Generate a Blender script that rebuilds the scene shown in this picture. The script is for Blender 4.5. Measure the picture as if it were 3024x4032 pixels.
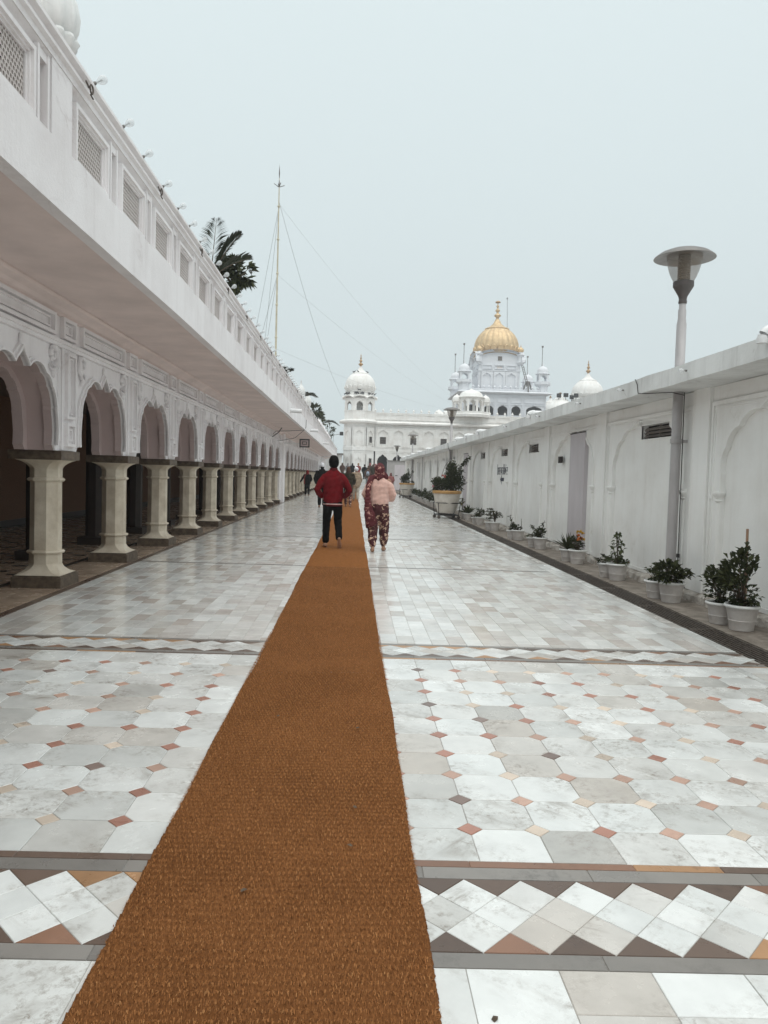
import bpy, bmesh, math, random
import numpy as np
from mathutils import Vector, Matrix
random.seed(7); np.random.seed(7)
R = math.radians
for o in list(bpy.data.objects): bpy.data.objects.remove(o)
sc = bpy.context.scene
COL = sc.collection

# ------------------------------------------------------------------ camera
cam_d = bpy.data.cameras.new('camera'); cam = bpy.data.objects.new('camera', cam_d); COL.objects.link(cam)
yaw, pitch, roll = R(2.3287), R(-2.7984), 0.028
fw = Vector((math.sin(yaw)*math.cos(pitch), math.cos(yaw)*math.cos(pitch), math.sin(pitch)))
rt = Vector((math.cos(yaw), -math.sin(yaw), 0)); up = rt.cross(fw)
r2 = rt*math.cos(roll) + up*math.sin(roll); u2 = -rt*math.sin(roll) + up*math.cos(roll)
m3 = Matrix((r2, u2, -fw)).transposed()
cam.matrix_world = Matrix.Translation((0, 0, 1.5)) @ m3.to_4x4()
cam_d.sensor_fit = 'VERTICAL'; cam_d.sensor_height = 36; cam_d.sensor_width = 36
cam_d.lens = 26.69; cam_d.clip_end = 5000; cam_d.clip_start = 0.05
sc.camera = cam

# ------------------------------------------------------------------ overcast sky, weak broad sun, exposure
SUN_EL, SUN_AZ = 70, 165          # high, veiled by cloud
w = bpy.data.worlds.new('World'); sc.world = w; w.use_nodes = True
nt = w.node_tree; nt.nodes.clear()
sky = nt.nodes.new('ShaderNodeTexSky'); sky.sky_type = 'NISHITA'; sky.sun_disc = False
sky.sun_elevation = R(SUN_EL); sky.sun_rotation = R(SUN_AZ); sky.air_density = 1.0; sky.dust_density = 3.0
hs = nt.nodes.new('ShaderNodeHueSaturation'); hs.inputs['Saturation'].default_value = 0.35
mixw = nt.nodes.new('ShaderNodeMix'); mixw.data_type = 'RGBA'; mixw.inputs[0].default_value = 0.9
# even cloud deck, a little brighter overhead than at the horizon as overcast skies are
tcw = nt.nodes.new('ShaderNodeTexCoord'); sxw = nt.nodes.new('ShaderNodeSeparateXYZ'); nt.links.new(tcw.outputs['Generated'], sxw.inputs[0])
mzw = nt.nodes.new('ShaderNodeMath'); mzw.operation = 'MULTIPLY_ADD'; mzw.inputs[1].default_value = 0.32; mzw.inputs[2].default_value = 1.0; mzw.use_clamp = False
mxz = nt.nodes.new('ShaderNodeMath'); mxz.operation = 'MAXIMUM'; mxz.inputs[1].default_value = 0; nt.links.new(sxw.outputs[2], mxz.inputs[0]); nt.links.new(mxz.outputs[0], mzw.inputs[0])
vmw = nt.nodes.new('ShaderNodeVectorMath'); vmw.operation = 'SCALE'; vmw.inputs[0].default_value = (5.05, 5.72, 5.83); nt.links.new(mzw.outputs[0], vmw.inputs['Scale']); nt.links.new(vmw.outputs[0], mixw.inputs[7])
bg = nt.nodes.new('ShaderNodeBackground'); bg.inputs['Strength'].default_value = 0.1
wo = nt.nodes.new('ShaderNodeOutputWorld')
nt.links.new(sky.outputs[0], hs.inputs['Color']); nt.links.new(hs.outputs[0], mixw.inputs[6])
nt.links.new(mixw.outputs[2], bg.inputs['Color']); nt.links.new(bg.outputs[0], wo.inputs[0])
sun_d = bpy.data.lights.new('sun', 'SUN'); sun_d.energy = 1.5; sun_d.angle = R(80); sun_d.color = (1, 0.96, 0.9)
sun = bpy.data.objects.new('sun', sun_d); COL.objects.link(sun)
az = R(SUN_AZ); el = R(SUN_EL)
sd = Vector((math.sin(az)*math.cos(el), math.cos(az)*math.cos(el), math.sin(el)))
sun.rotation_euler = (-sd).to_track_quat('-Z', 'Y').to_euler(); sun.location = (0, -10, 40)
vs = sc.view_settings; vs.view_transform = 'Standard'; vs.look = 'None'; vs.exposure = 0.46; vs.gamma = 1; vs.use_curve_mapping = False
sc.render.engine = 'CYCLES'

# ------------------------------------------------------------------ materials
M = {}
def _n(nt, t, **kw):
    n = nt.nodes.new(t)
    for k, v in kw.items():
        if k in n.inputs: n.inputs[k].default_value = v
        else: setattr(n, k, v)
    return n
def _ramp(nt, stops):
    r = nt.nodes.new('ShaderNodeValToRGB'); e = r.color_ramp.elements
    while len(e) > 1: e.remove(e[0])
    e[0].position = stops[0][0]; e[0].color = (*stops[0][1], 1)
    for p, c in stops[1:]:
        q = e.new(p); q.color = (*c, 1)
    return r
def newmat(name):
    m = bpy.data.materials.new(name); m.use_nodes = True; nt = m.node_tree; nt.nodes.clear()
    out = nt.nodes.new('ShaderNodeOutputMaterial'); b = nt.nodes.new('ShaderNodeBsdfPrincipled')
    nt.links.new(b.outputs[0], out.inputs[0]); M[name] = m
    return m, nt, b
def plain(name, col, rough=0.6, var=0.12, scale=6, bump=0.0, bscale=40, metal=0.0, detail=5, col2=None, stretch=(1, 1, 1), obj=False, bdist=0.01):
    """base colour with noise variation, optional relief"""
    m, nt, b = newmat(name)
    geo = _n(nt, 'ShaderNodeNewGeometry'); mp = _n(nt, 'ShaderNodeMapping'); mp.inputs['Scale'].default_value = stretch
    if obj:
        tc = _n(nt, 'ShaderNodeTexCoord'); nt.links.new(tc.outputs['Object'], mp.inputs[0])
    else: nt.links.new(geo.outputs['Position'], mp.inputs[0])
    no = _n(nt, 'ShaderNodeTexNoise', Scale=scale, Detail=detail, Roughness=0.6); nt.links.new(mp.outputs[0], no.inputs['Vector'])
    c2 = col2 if col2 else tuple(c*(1-var*2) for c in col)
    c1 = tuple(min(1, c*(1+var*.5)) for c in col)
    rp = _ramp(nt, [(0.3, c2), (0.7, c1)]); nt.links.new(no.outputs[0], rp.inputs[0]); nt.links.new(rp.outputs[0], b.inputs['Base Color'])
    b.inputs['Roughness'].default_value = rough; b.inputs['Metallic'].default_value = metal
    if bump:
        n2 = _n(nt, 'ShaderNodeTexNoise', Scale=bscale, Detail=4); nt.links.new(mp.outputs[0], n2.inputs['Vector'])
        bp = _n(nt, 'ShaderNodeBump', Strength=bump, Distance=bdist); nt.links.new(n2.outputs[0], bp.inputs['Height']); nt.links.new(bp.outputs[0], b.inputs['Normal'])
    return m
def whitewash(name, col, dirt, amount=0.45, rough=0.75):
    """lime-washed plaster: brush mottling, rain streaks, hairline stains, fine relief"""
    m, nt, b = newmat(name)
    geo = _n(nt, 'ShaderNodeNewGeometry')
    n1 = _n(nt, 'ShaderNodeTexNoise', Scale=1.1, Detail=7, Roughness=0.62); nt.links.new(geo.outputs['Position'], n1.inputs['Vector'])
    mp = _n(nt, 'ShaderNodeMapping'); mp.inputs['Scale'].default_value = (7, 7, 0.55); nt.links.new(geo.outputs['Position'], mp.inputs[0])
    n2 = _n(nt, 'ShaderNodeTexNoise', Scale=1.0, Detail=5, Roughness=0.6); nt.links.new(mp.outputs[0], n2.inputs['Vector'])
    n3 = _n(nt, 'ShaderNodeTexNoise', Scale=14, Detail=5, Roughness=0.7); nt.links.new(geo.outputs['Position'], n3.inputs['Vector'])
    r1 = _ramp(nt, [(0.42, (0, 0, 0)), (0.75, (1, 1, 1))]); nt.links.new(n1.outputs[0], r1.inputs[0])
    r2_ = _ramp(nt, [(0.5, (0, 0, 0)), (0.78, (1, 1, 1))]); nt.links.new(n2.outputs[0], r2_.inputs[0])
    r3 = _ramp(nt, [(0.62, (0, 0, 0)), (0.8, (1, 1, 1))]); nt.links.new(n3.outputs[0], r3.inputs[0])
    a = _n(nt, 'ShaderNodeMath', operation='MULTIPLY_ADD'); nt.links.new(r2_.outputs[0], a.inputs[0]); a.inputs[1].default_value = 0.6; nt.links.new(r1.outputs[0], a.inputs[2])
    a2 = _n(nt, 'ShaderNodeMath', operation='MULTIPLY_ADD'); nt.links.new(r3.outputs[0], a2.inputs[0]); a2.inputs[1].default_value = 0.35; nt.links.new(a.outputs[0], a2.inputs[2])
    # hairline cracks
    n5 = _n(nt, 'ShaderNodeTexNoise', Scale=0.8, Detail=6, Roughness=0.55, Distortion=0.6); nt.links.new(geo.outputs['Position'], n5.inputs['Vector'])
    r5 = _ramp(nt, [(0.492, (0, 0, 0)), (0.4985, (1, 1, 1)), (0.505, (0, 0, 0))]); nt.links.new(n5.outputs[0], r5.inputs[0])
    r6 = _ramp(nt, [(0.5, (0, 0, 0)), (0.62, (1, 1, 1))]); nt.links.new(n1.outputs[0], r6.inputs[0])
    ck = _n(nt, 'ShaderNodeMath', operation='MULTIPLY'); nt.links.new(r5.outputs[0], ck.inputs[0]); nt.links.new(r6.outputs[0], ck.inputs[1])
    a3 = _n(nt, 'ShaderNodeMath', operation='MULTIPLY_ADD'); nt.links.new(ck.outputs[0], a3.inputs[0]); a3.inputs[1].default_value = 1.0; nt.links.new(a2.outputs[0], a3.inputs[2])
    k = _n(nt, 'ShaderNodeMath', operation='MULTIPLY'); nt.links.new(a3.outputs[0], k.inputs[0]); k.inputs[1].default_value = amount; k.use_clamp = True
    mx = _n(nt, 'ShaderNodeMix', data_type='RGBA'); mx.inputs[6].default_value = (*col, 1); mx.inputs[7].default_value = (*dirt, 1)
    nt.links.new(k.outputs[0], mx.inputs[0]); nt.links.new(mx.outputs[2], b.inputs['Base Color'])
    b.inputs['Roughness'].default_value = rough
    n4 = _n(nt, 'ShaderNodeTexNoise', Scale=28, Detail=6, Roughness=0.65); nt.links.new(geo.outputs['Position'], n4.inputs['Vector'])
    bp = _n(nt, 'ShaderNodeBump', Strength=0.35, Distance=0.012); nt.links.new(n4.outputs[0], bp.inputs['Height']); nt.links.new(bp.outputs[0], b.inputs['Normal'])
    return m
def marble(name, stops, rough=0.16, vein=(0.26, 0.225, 0.19), veinamt=0.95, spec=0.5):
    """stone slab: tone differs from piece to piece, own veins and blotches"""
    m, nt, b = newmat(name)
    geo = _n(nt, 'ShaderNodeNewGeometry'); oi = _n(nt, 'ShaderNodeObjectInfo')
    ad = _n(nt, 'ShaderNodeMath', operation='ADD'); nt.links.new(geo.outputs['Random Per Island'], ad.inputs[0]); nt.links.new(oi.outputs['Random'], ad.inputs[1])
    fr = _n(nt, 'ShaderNodeMath', operation='FRACT'); nt.links.new(ad.outputs[0], fr.inputs[0])
    tone = _ramp(nt, stops); tone.color_ramp.interpolation = 'LINEAR'; nt.links.new(fr.outputs[0], tone.inputs[0])
    # each piece is cut from another spot of the quarry: shift and turn the pattern
    mul = _n(nt, 'ShaderNodeMath', operation='MULTIPLY'); nt.links.new(fr.outputs[0], mul.inputs[0]); mul.inputs[1].default_value = 91.7
    cx = _n(nt, 'ShaderNodeCombineXYZ'); nt.links.new(mul.outputs[0], cx.inputs[0]); nt.links.new(mul.outputs[0], cx.inputs[2])
    vr = _n(nt, 'ShaderNodeVectorRotate', rotation_type='Z_AXIS'); nt.links.new(geo.outputs['Position'], vr.inputs['Vector']); 
    an = _n(nt, 'ShaderNodeMath', operation='SINE'); nt.links.new(mul.outputs[0], an.inputs[0]); nt.links.new(an.outputs[0], vr.inputs['Angle'])
    va = _n(nt, 'ShaderNodeVectorMath', operation='ADD'); nt.links.new(vr.outputs[0], va.inputs[0]); nt.links.new(cx.outputs[0], va.inputs[1])
    mp = _n(nt, 'ShaderNodeMapping'); mp.inputs['Scale'].default_value = (3.0, 9.0, 4); mp.inputs['Rotation'].default_value = (0, 0, 0.5); nt.links.new(va.outputs[0], mp.inputs[0])
    n1 = _n(nt, 'ShaderNodeTexNoise', Scale=1.0, Detail=8, Roughness=0.68, Distortion=0.9); nt.links.new(mp.outputs[0], n1.inputs['Vector'])
    r1 = _ramp(nt, [(0.46, (0, 0, 0)), (0.56, (.3, .3, .3)), (0.70, (1, 1, 1))]); nt.links.new(n1.outputs[0], r1.inputs[0])
    n2 = _n(nt, 'ShaderNodeTexNoise', Scale=26, Detail=6, Roughness=0.75); nt.links.new(va.outputs[0], n2.inputs['Vector'])
    r2_ = _ramp(nt, [(0.47, (0, 0, 0)), (0.66, (1, 1, 1))]); nt.links.new(n2.outputs[0], r2_.inputs[0])
    n3 = _n(nt, 'ShaderNodeTexNoise', Scale=3.2, Detail=4); nt.links.new(va.outputs[0], n3.inputs['Vector'])
    r3 = _ramp(nt, [(0.45, (0, 0, 0)), (0.68, (1, 1, 1))]); nt.links.new(n3.outputs[0], r3.inputs[0])
    sp = _n(nt, 'ShaderNodeMath', operation='MULTIPLY'); nt.links.new(r2_.outputs[0], sp.inputs[0]); nt.links.new(r3.outputs[0], sp.inputs[1])
    mxv = _n(nt, 'ShaderNodeMath', operation='MAXIMUM'); nt.links.new(sp.outputs[0], mxv.inputs[0])
    v3 = _n(nt, 'ShaderNodeMath', operation='MULTIPLY'); nt.links.new(r1.outputs[0], v3.inputs[0]); nt.links.new(r3.outputs[0], v3.inputs[1])
    nt.links.new(v3.outputs[0], mxv.inputs[1])
    k = _n(nt, 'ShaderNodeMath', operation='MULTIPLY'); nt.links.new(mxv.outputs[0], k.inputs[0]); k.inputs[1].default_value = veinamt
    cl = _n(nt, 'ShaderNodeMix', data_type='RGBA'); nt.links.new(k.outputs[0], cl.inputs[0]); nt.links.new(tone.outputs[0], cl.inputs[6]); cl.inputs[7].default_value = (*vein, 1)
    n5 = _n(nt, 'ShaderNodeTexNoise', Scale=4.5, Detail=6, Roughness=0.6); nt.links.new(va.outputs[0], n5.inputs['Vector'])
    r5 = _ramp(nt, [(0.3, (.86, .86, .86)), (0.7, (1.04, 1.04, 1.04))]); nt.links.new(n5.outputs[0], r5.inputs[0])
    ml = _n(nt, 'ShaderNodeMix', data_type='RGBA', blend_type='MULTIPLY'); ml.inputs[0].default_value = 1
    nt.links.new(cl.outputs[2], ml.inputs[6]); nt.links.new(r5.outputs[0], ml.inputs[7]); nt.links.new(ml.outputs[2], b.inputs['Base Color'])
    rr = _n(nt, 'ShaderNodeMapRange'); nt.links.new(n5.outputs[0], rr.inputs[0]); rr.inputs[1].default_value = .3; rr.inputs[2].default_value = .7
    rr.inputs[3].default_value = rough*0.7; rr.inputs[4].default_value = rough*1.6; nt.links.new(rr.outputs[0], b.inputs['Roughness'])
    n6 = _n(nt, 'ShaderNodeTexNoise', Scale=7, Detail=2); nt.links.new(va.outputs[0], n6.inputs['Vector'])
    bp = _n(nt, 'ShaderNodeBump', Strength=0.10, Distance=0.006); nt.links.new(n6.outputs[0], bp.inputs['Height']); nt.links.new(bp.outputs[0], b.inputs['Normal'])
    b.inputs['Specular IOR Level'].default_value = spec
    return m
def leafmat(name, cols, rough=0.5):
    m, nt, b = newmat(name)
    geo = _n(nt, 'ShaderNodeNewGeometry'); rp = _ramp(nt, [(i/(max(1, len(cols)-1)), c) for i, c in enumerate(cols)])
    nt.links.new(geo.outputs['Random Per Island'], rp.inputs[0]); nt.links.new(rp.outputs[0], b.inputs['Base Color'])
    b.inputs['Roughness'].default_value = max(rough, .6); b.inputs['Specular IOR Level'].default_value = .18
    return m
def floral(name, ground, petal, scale=9, thr=0.42):
    m, nt, b = newmat(name)
    tc = _n(nt, 'ShaderNodeTexCoord')
    nz = _n(nt, 'ShaderNodeTexNoise', Scale=scale*2.2, Detail=2); nt.links.new(tc.outputs['Object'], nz.inputs['Vector'])
    mxv = _n(nt, 'ShaderNodeMix', data_type='RGBA'); mxv.inputs[0].default_value = 0.10; nt.links.new(tc.outputs['Object'], mxv.inputs[6]); nt.links.new(nz.outputs['Color'], mxv.inputs[7])
    vo = _n(nt, 'ShaderNodeTexVoronoi', Scale=scale); nt.links.new(mxv.outputs[2], vo.inputs['Vector'])
    n2 = _n(nt, 'ShaderNodeTexNoise', Scale=scale*4.5, Detail=3); nt.links.new(tc.outputs['Object'], n2.inputs['Vector'])
    ad = _n(nt, 'ShaderNodeMath', operation='MULTIPLY_ADD'); nt.links.new(n2.outputs[0], ad.inputs[0]); ad.inputs[1].default_value = 0.75; nt.links.new(vo.outputs['Distance'], ad.inputs[2])
    rp = _ramp(nt, [(thr+.17, petal), (thr+.21, tuple(p*.55+g*.45 for p, g in zip(petal, ground))), (thr+.26, ground)]); nt.links.new(ad.outputs[0], rp.inputs[0])
    nt.links.new(rp.outputs[0], b.inputs['Base Color']); b.inputs['Roughness'].default_value = 0.85
    return m
def cloth(name, col, var=0.2, scale=9, fuzz=0.0, bscale=60, bump=0.3):
    m = plain(name, col, rough=0.9, var=var, scale=scale, bump=bump, bscale=bscale, obj=True, bdist=0.006)
    b = [n for n in m.node_tree.nodes if n.type == 'BSDF_PRINCIPLED'][0]
    if fuzz: b.inputs['Sheen Weight'].default_value = fuzz
    b.inputs['Specular IOR Level'].default_value = 0.08
    return m

WHITE_L = whitewash('lime_wash_lilac_white', (0.89, 0.86, 0.865), (0.60, 0.545, 0.54), 0.40)
WHITE_R = whitewash('lime_wash_white', (0.905, 0.90, 0.88), (0.60, 0.56, 0.51), 0.33)
FASCIA_R = whitewash('rain_marked_white_concrete', (0.78, 0.785, 0.775), (0.42, 0.41, 0.395), 0.6)
FAR_W = whitewash('white_marble_cladding', (0.86, 0.85, 0.83), (0.62, 0.57, 0.53), 0.55)
FAR_B = whitewash('bluish_white_paint', (0.76, 0.775, 0.81), (0.60, 0.60, 0.64), 0.4)
MAUVE = plain('mauve_shade_distemper', (0.53, 0.42, 0.405), rough=0.8, var=0.05, scale=2, bump=.15)  # mauve paint, with the arches' warm shadow tint mixed into the colour
SOFFIT = plain('stained_shade_warm_plaster', (0.78, 0.66, 0.625), rough=0.85, var=0.08, scale=1.5, bump=.25, bscale=18)  # stain mottling; the eave's warm brown shade is put into the base colour
STONE = plain('cream_sandstone', (0.68, 0.61, 0.50), rough=0.6, var=0.13, scale=4, bump=0.3, bscale=60, col2=(0.47, 0.395, 0.30), detail=8)
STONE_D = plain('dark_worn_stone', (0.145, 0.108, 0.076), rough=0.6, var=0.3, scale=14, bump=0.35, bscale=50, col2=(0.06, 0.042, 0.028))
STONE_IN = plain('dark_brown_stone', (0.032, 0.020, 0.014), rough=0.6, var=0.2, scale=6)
WALL_IN = plain('brown_roughcast', (0.28, 0.155, 0.095), rough=0.9, var=0.25, scale=30, bump=0.8, bscale=60, bdist=0.03)  # brown pushed warmer, so the colour carries the gallery's shadow tint
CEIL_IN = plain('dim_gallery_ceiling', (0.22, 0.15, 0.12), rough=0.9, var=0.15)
FLOOR_IN = marble('gallery_floor_stone', [(0, (0.36, 0.27, 0.20)), (0.5, (0.43, 0.33, 0.25)), (1, (0.31, 0.225, 0.165))], rough=0.2, vein=(0.14, 0.10, 0.08), veinamt=.4)  # stone tones browned to carry the warm shade indoors
BLACK_IN = plain('black_inlay_stone', (0.035, 0.028, 0.025), rough=0.3, var=0.2)
GROUT = plain('grey_grout', (0.46, 0.44, 0.41), rough=0.9, var=0.2, scale=9, col2=(0.24, 0.22, 0.2))
MARB = marble('white_makrana_marble', [(0, (0.70, 0.72, 0.71)), (0.22, (0.80, 0.815, 0.805)), (0.36, (0.58, 0.59, 0.575)), (0.50, (0.74, 0.75, 0.735)), (0.60, (0.46, 0.45, 0.425)), (0.68, (0.66, 0.665, 0.65)), (0.80, (0.52, 0.48, 0.435)), (0.88, (0.72, 0.725, 0.71)), (1, (0.64, 0.64, 0.62))], rough=0.2)
MARB_F = marble('polished_white_marble', [(0, (0.66, 0.665, 0.65)), (0.2, (0.78, 0.79, 0.775)), (0.38, (0.57, 0.555, 0.525)), (0.5, (0.72, 0.725, 0.71)), (0.64, (0.51, 0.48, 0.44)), (0.75, (0.66, 0.65, 0.63)), (0.87, (0.52, 0.47, 0.43)), (1, (0.70, 0.70, 0.685))], rough=0.14, veinamt=.42)
MARB_G = marble('pale_grey_marble', [(0, (0.56, 0.56, 0.55)), (0.5, (0.66, 0.67, 0.66)), (1, (0.52, 0.51, 0.49))], rough=0.14, veinamt=.3)
def inl(name, c): return marble(name, [(0, c), (0.5, tuple(min(1, q*1.22) for q in c)), (1, tuple(q*.82 for q in c))], rough=0.3, vein=tuple(q*.4 for q in c), veinamt=.55)
INL = [inl('red_sandstone', (0.40, 0.20, 0.15)), inl('pink_sandstone', (0.50, 0.325, 0.255)), inl('buff_sandstone', (0.62, 0.52, 0.43)), inl('chocolate_stone', (0.22, 0.16, 0.14))]
OCHRE = inl('ochre_sandstone', (0.40, 0.225, 0.115)); BROWN = inl('umber_stone', (0.125, 0.085, 0.065)); GREYST = inl('grey_kota_stone', (0.215, 0.20, 0.185))
RUST = inl('rust_stone', (0.24, 0.13, 0.085))
DARKLINE = plain('dark_joint_stone', (0.085, 0.07, 0.06), rough=0.4, var=0.2)
CONC = plain('stained_concrete', (0.27, 0.235, 0.20), rough=0.85, var=0.35, scale=5, bump=0.5, bscale=25, col2=(0.12, 0.095, 0.075), detail=8, bdist=.02)
IRON = plain('rusty_iron', (0.13, 0.105, 0.088), rough=0.6, var=0.3, scale=20, metal=0.4)
PIT = plain('drain_pit', (0.025, 0.02, 0.018), rough=0.9)
BLK = plain('black_painted_metal', (0.02, 0.018, 0.017), rough=0.45)
GREYPOST = plain('grey_painted_steel', (0.44, 0.415, 0.415), rough=0.4, var=0.10, scale=8, stretch=(1, 1, .3))
GREYCAP = plain('weathered_grey_aluminium', (0.20, 0.185, 0.175), rough=0.5, var=0.15, metal=.3)
DARKCAP = plain('dark_grey_casting', (0.075, 0.06, 0.056), rough=0.5, var=0.2)
POT = plain('white_plastic_pot', (0.66, 0.63, 0.61), rough=0.45, var=0.07, scale=9, col2=(0.52, 0.48, 0.45))
POTRIM = plain('white_plastic_rim', (0.78, 0.78, 0.76), rough=0.4, var=0.04)
SOIL = plain('potting_soil', (0.05, 0.035, 0.025), rough=0.95, var=0.3, scale=40, bump=.8)
GOLDRIM = plain('gold_painted_rim', (0.56, 0.33, 0.12), rough=0.45, var=0.2, scale=6, col2=(0.38, 0.20, 0.07))
BIGPOT = plain('off_white_fibreglass', (0.66, 0.625, 0.575), rough=0.5, var=0.08, scale=5, col2=(0.52, 0.47, 0.41), bump=.1)
PVC = plain('white_pvc', (0.78, 0.78, 0.78), rough=0.4, var=0.06)
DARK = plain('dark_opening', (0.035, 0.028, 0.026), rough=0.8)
LOUV = plain('louvre_slat', (0.22, 0.19, 0.17), rough=0.6)
LILAC = plain('lilac_grey_door_paint', (0.56, 0.52, 0.54), rough=0.55, var=0.05, scale=4, stretch=(1, 1, .4))
CABIN = plain('grey_painted_sheet', (0.40, 0.38, 0.37), rough=0.55, var=0.08, scale=3)
BLUEINK = plain('dark_blue_sign_paint', (0.05, 0.055, 0.085), rough=0.7, var=0.25, scale=12)
GOLD = plain('gilded_copper', (0.72, 0.54, 0.32), rough=0.5, var=0.14, scale=1.6, metal=0.4, col2=(0.54, 0.37, 0.20))
BRASS = plain('brass_finial', (0.50, 0.31, 0.15), rough=0.45, metal=0.6, var=.2)
PIGEON = plain('slate_feathers', (0.08, 0.08, 0.09), rough=0.8, var=.3, scale=20)
JALI = whitewash('jali_stone', (0.62, 0.57, 0.55), (0.44, 0.38, 0.36), 0.6)
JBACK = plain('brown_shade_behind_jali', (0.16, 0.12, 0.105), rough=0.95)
GUY = plain('steel_wire', (0.30, 0.31, 0.31), rough=0.5, metal=.5)
CABLE = plain('black_cable', (0.05, 0.045, 0.045), rough=0.6)
POLE = plain('saffron_wrapped_pole', (0.58, 0.53, 0.40), rough=0.8, var=.12, scale=2)
BARK = plain('brown_stem', (0.11, 0.08, 0.055), rough=0.9, var=.3, scale=30)
STAKE = plain('bamboo_stake', (0.33, 0.20, 0.13), rough=0.8)
LEAF = leafmat('dark_leaf', [(0.026, 0.036, 0.015), (0.062, 0.068, 0.028), (0.036, 0.044, 0.020)])
PALML = leafmat('palm_leaflet', [(0.014, 0.020, 0.010), (0.026, 0.032, 0.016)])
LEAF2 = leafmat('mid_leaf', [(0.045, 0.062, 0.022), (0.085, 0.095, 0.040), (0.055, 0.068, 0.030)])
LEAF3 = leafmat('yellowish_leaf', [(0.10, 0.10, 0.03), (0.16, 0.14, 0.05), (0.07, 0.08, 0.03)])
ROSE = plain('coral_petal', (0.55, 0.12, 0.09), rough=.7); PINKF = plain('pink_petal', (0.65, 0.28, 0.33), rough=.7)
MARI = plain('orange_petal', (0.70, 0.22, 0.03), rough=.7); MARY = plain('yellow_petal', (0.72, 0.45, 0.05), rough=.7); REDF = plain('red_petal', (0.35, 0.03, 0.03), rough=.7)
def glassmat(name, col, rough=0.08, alpha=0.45):
    m, nt, b = newmat(name); b.inputs['Base Color'].default_value = (*col, 1); b.inputs['Roughness'].default_value = rough
    b.inputs['Alpha'].default_value = alpha; b.inputs['Specular IOR Level'].default_value = 0.6
    return m
SMOKE = glassmat('smoky_acrylic', (0.25, 0.20, 0.155), 0.15, 0.46)
CLEAR = glassmat('clear_bulb_glass', (0.80, 0.82, 0.83), 0.03, 0.42)

# ------------------------------------------------------------------ mesh helpers
class MB:
    def __init__(s): s.v = []; s.f = []
    def add(s, vs, fs):
        o = len(s.v); s.v += [tuple(p) for p in vs]; s.f += [tuple(i+o for i in f) for f in fs]; return s
    def box(s, x0, x1, y0, y1, z0, z1):
        return s.add([(x0, y0, z0), (x1, y0, z0), (x1, y1, z0), (x0, y1, z0), (x0, y0, z1), (x1, y0, z1), (x1, y1, z1), (x0, y1, z1)],
                     [(0, 3, 2, 1), (4, 5, 6, 7), (0, 1, 5, 4), (1, 2, 6, 5), (2, 3, 7, 6), (3, 0, 4, 7)])
    def prism(s, pts, fn, a0, a1, close=True):
        """pts: 2-D outline; fn(u, w, d) -> xyz; extruded from a0 to a1"""
        n = len(pts); vs = [fn(u, q, a0) for u, q in pts] + [fn(u, q, a1) for u, q in pts]
        fs = [(i, (i+1) % n, n+(i+1) % n, n+i) for i in range(n)]
        if close: fs += [tuple(range(n-1, -1, -1)), tuple(range(n, 2*n))]
        return s.add(vs, fs)
    def lathe(s, prof, n=24, c=(0, 0), ph=0.0, ribs=0, amp=0.0, cap=True, sx=1, sy=1):
        k = len(prof); vs = []
        for r, z in prof:
            for i in range(n):
                a = ph + 2*math.pi*i/n; q = r*(1 - amp*(1-abs(math.sin(a*ribs/2))**.6)) if ribs else r
                vs.append((c[0]+q*math.cos(a)*sx, c[1]+q*math.sin(a)*sy, z))
        fs = [(j*n+i, j*n+(i+1) % n, (j+1)*n+(i+1) % n, (j+1)*n+i) for j in range(k-1) for i in range(n)]
        if cap:
            if prof[0][0] > 1e-6: fs.append(tuple(range(n-1, -1, -1)))
            if prof[-1][0] > 1e-6: fs.append(tuple((k-1)*n+i for i in range(n)))
        return s.add(vs, fs)
    def tube(s, path, r, n=6, cap=True):
        path = [Vector(p) for p in path]; rs = r if isinstance(r, (list, tuple)) else [r]*len(path); vs = []; m = len(path)
        for j, p in enumerate(path):
            d = (path[min(j+1, m-1)] - path[max(j-1, 0)]).normalized()
            a = d.cross(Vector((0, 0, 1)) if abs(d.z) < .9 else Vector((1, 0, 0))).normalized(); b = d.cross(a)
            for i in range(n):
                t = 2*math.pi*i/n; vs.append(p + a*(rs[j]*math.cos(t)) + b*(rs[j]*math.sin(t)))
        fs = [(j*n+i, j*n+(i+1) % n, (j+1)*n+(i+1) % n, (j+1)*n+i) for j in range(m-1) for i in range(n)]
        if cap: fs += [tuple(range(n-1, -1, -1)), tuple((m-1)*n+i for i in range(n))]
        return s.add(vs, fs)
    def mesh(s, name, mat, smooth=False, ang=None):
        me = bpy.data.meshes.new(name); me.from_pydata(s.v, [], s.f); me.materials.append(mat)
        bm = bmesh.new(); bm.from_mesh(me); bmesh.ops.recalc_face_normals(bm, faces=bm.faces); bm.to_mesh(me); bm.free()
        if smooth:
            me.shade_smooth()
            if ang: me.set_sharp_from_angle(angle=R(ang))
        me.update(); return me
WL = {}
def wloc(o): return WL.get(o.name, Vector((0, 0, 0)))
def put(name, me, loc=(0, 0, 0), parent=None, rot=(0, 0, 0)):
    """link one mesh as an object; loc is in world metres (parents are unrotated)"""
    o = bpy.data.objects.new(name, me); COL.objects.link(o); loc = Vector(loc)
    o.parent = parent; o.location = loc - (wloc(parent) if parent else Vector((0, 0, 0))); o.rotation_euler = rot; WL[o.name] = loc
    return o
def loc_put(name, me, parent, loc=(0, 0, 0), rot=(0, 0, 0)):
    """child given in its parent's own coordinates"""
    o = bpy.data.objects.new(name, me); COL.objects.link(o); o.parent = parent; o.location = loc; o.rotation_euler = rot; return o
def tag(o, label=None, cat=None, group=None, kind=None):
    if label: o['label'] = label
    if cat: o['category'] = cat
    if group: o['group'] = group
    if kind: o['kind'] = kind
    return o
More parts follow.
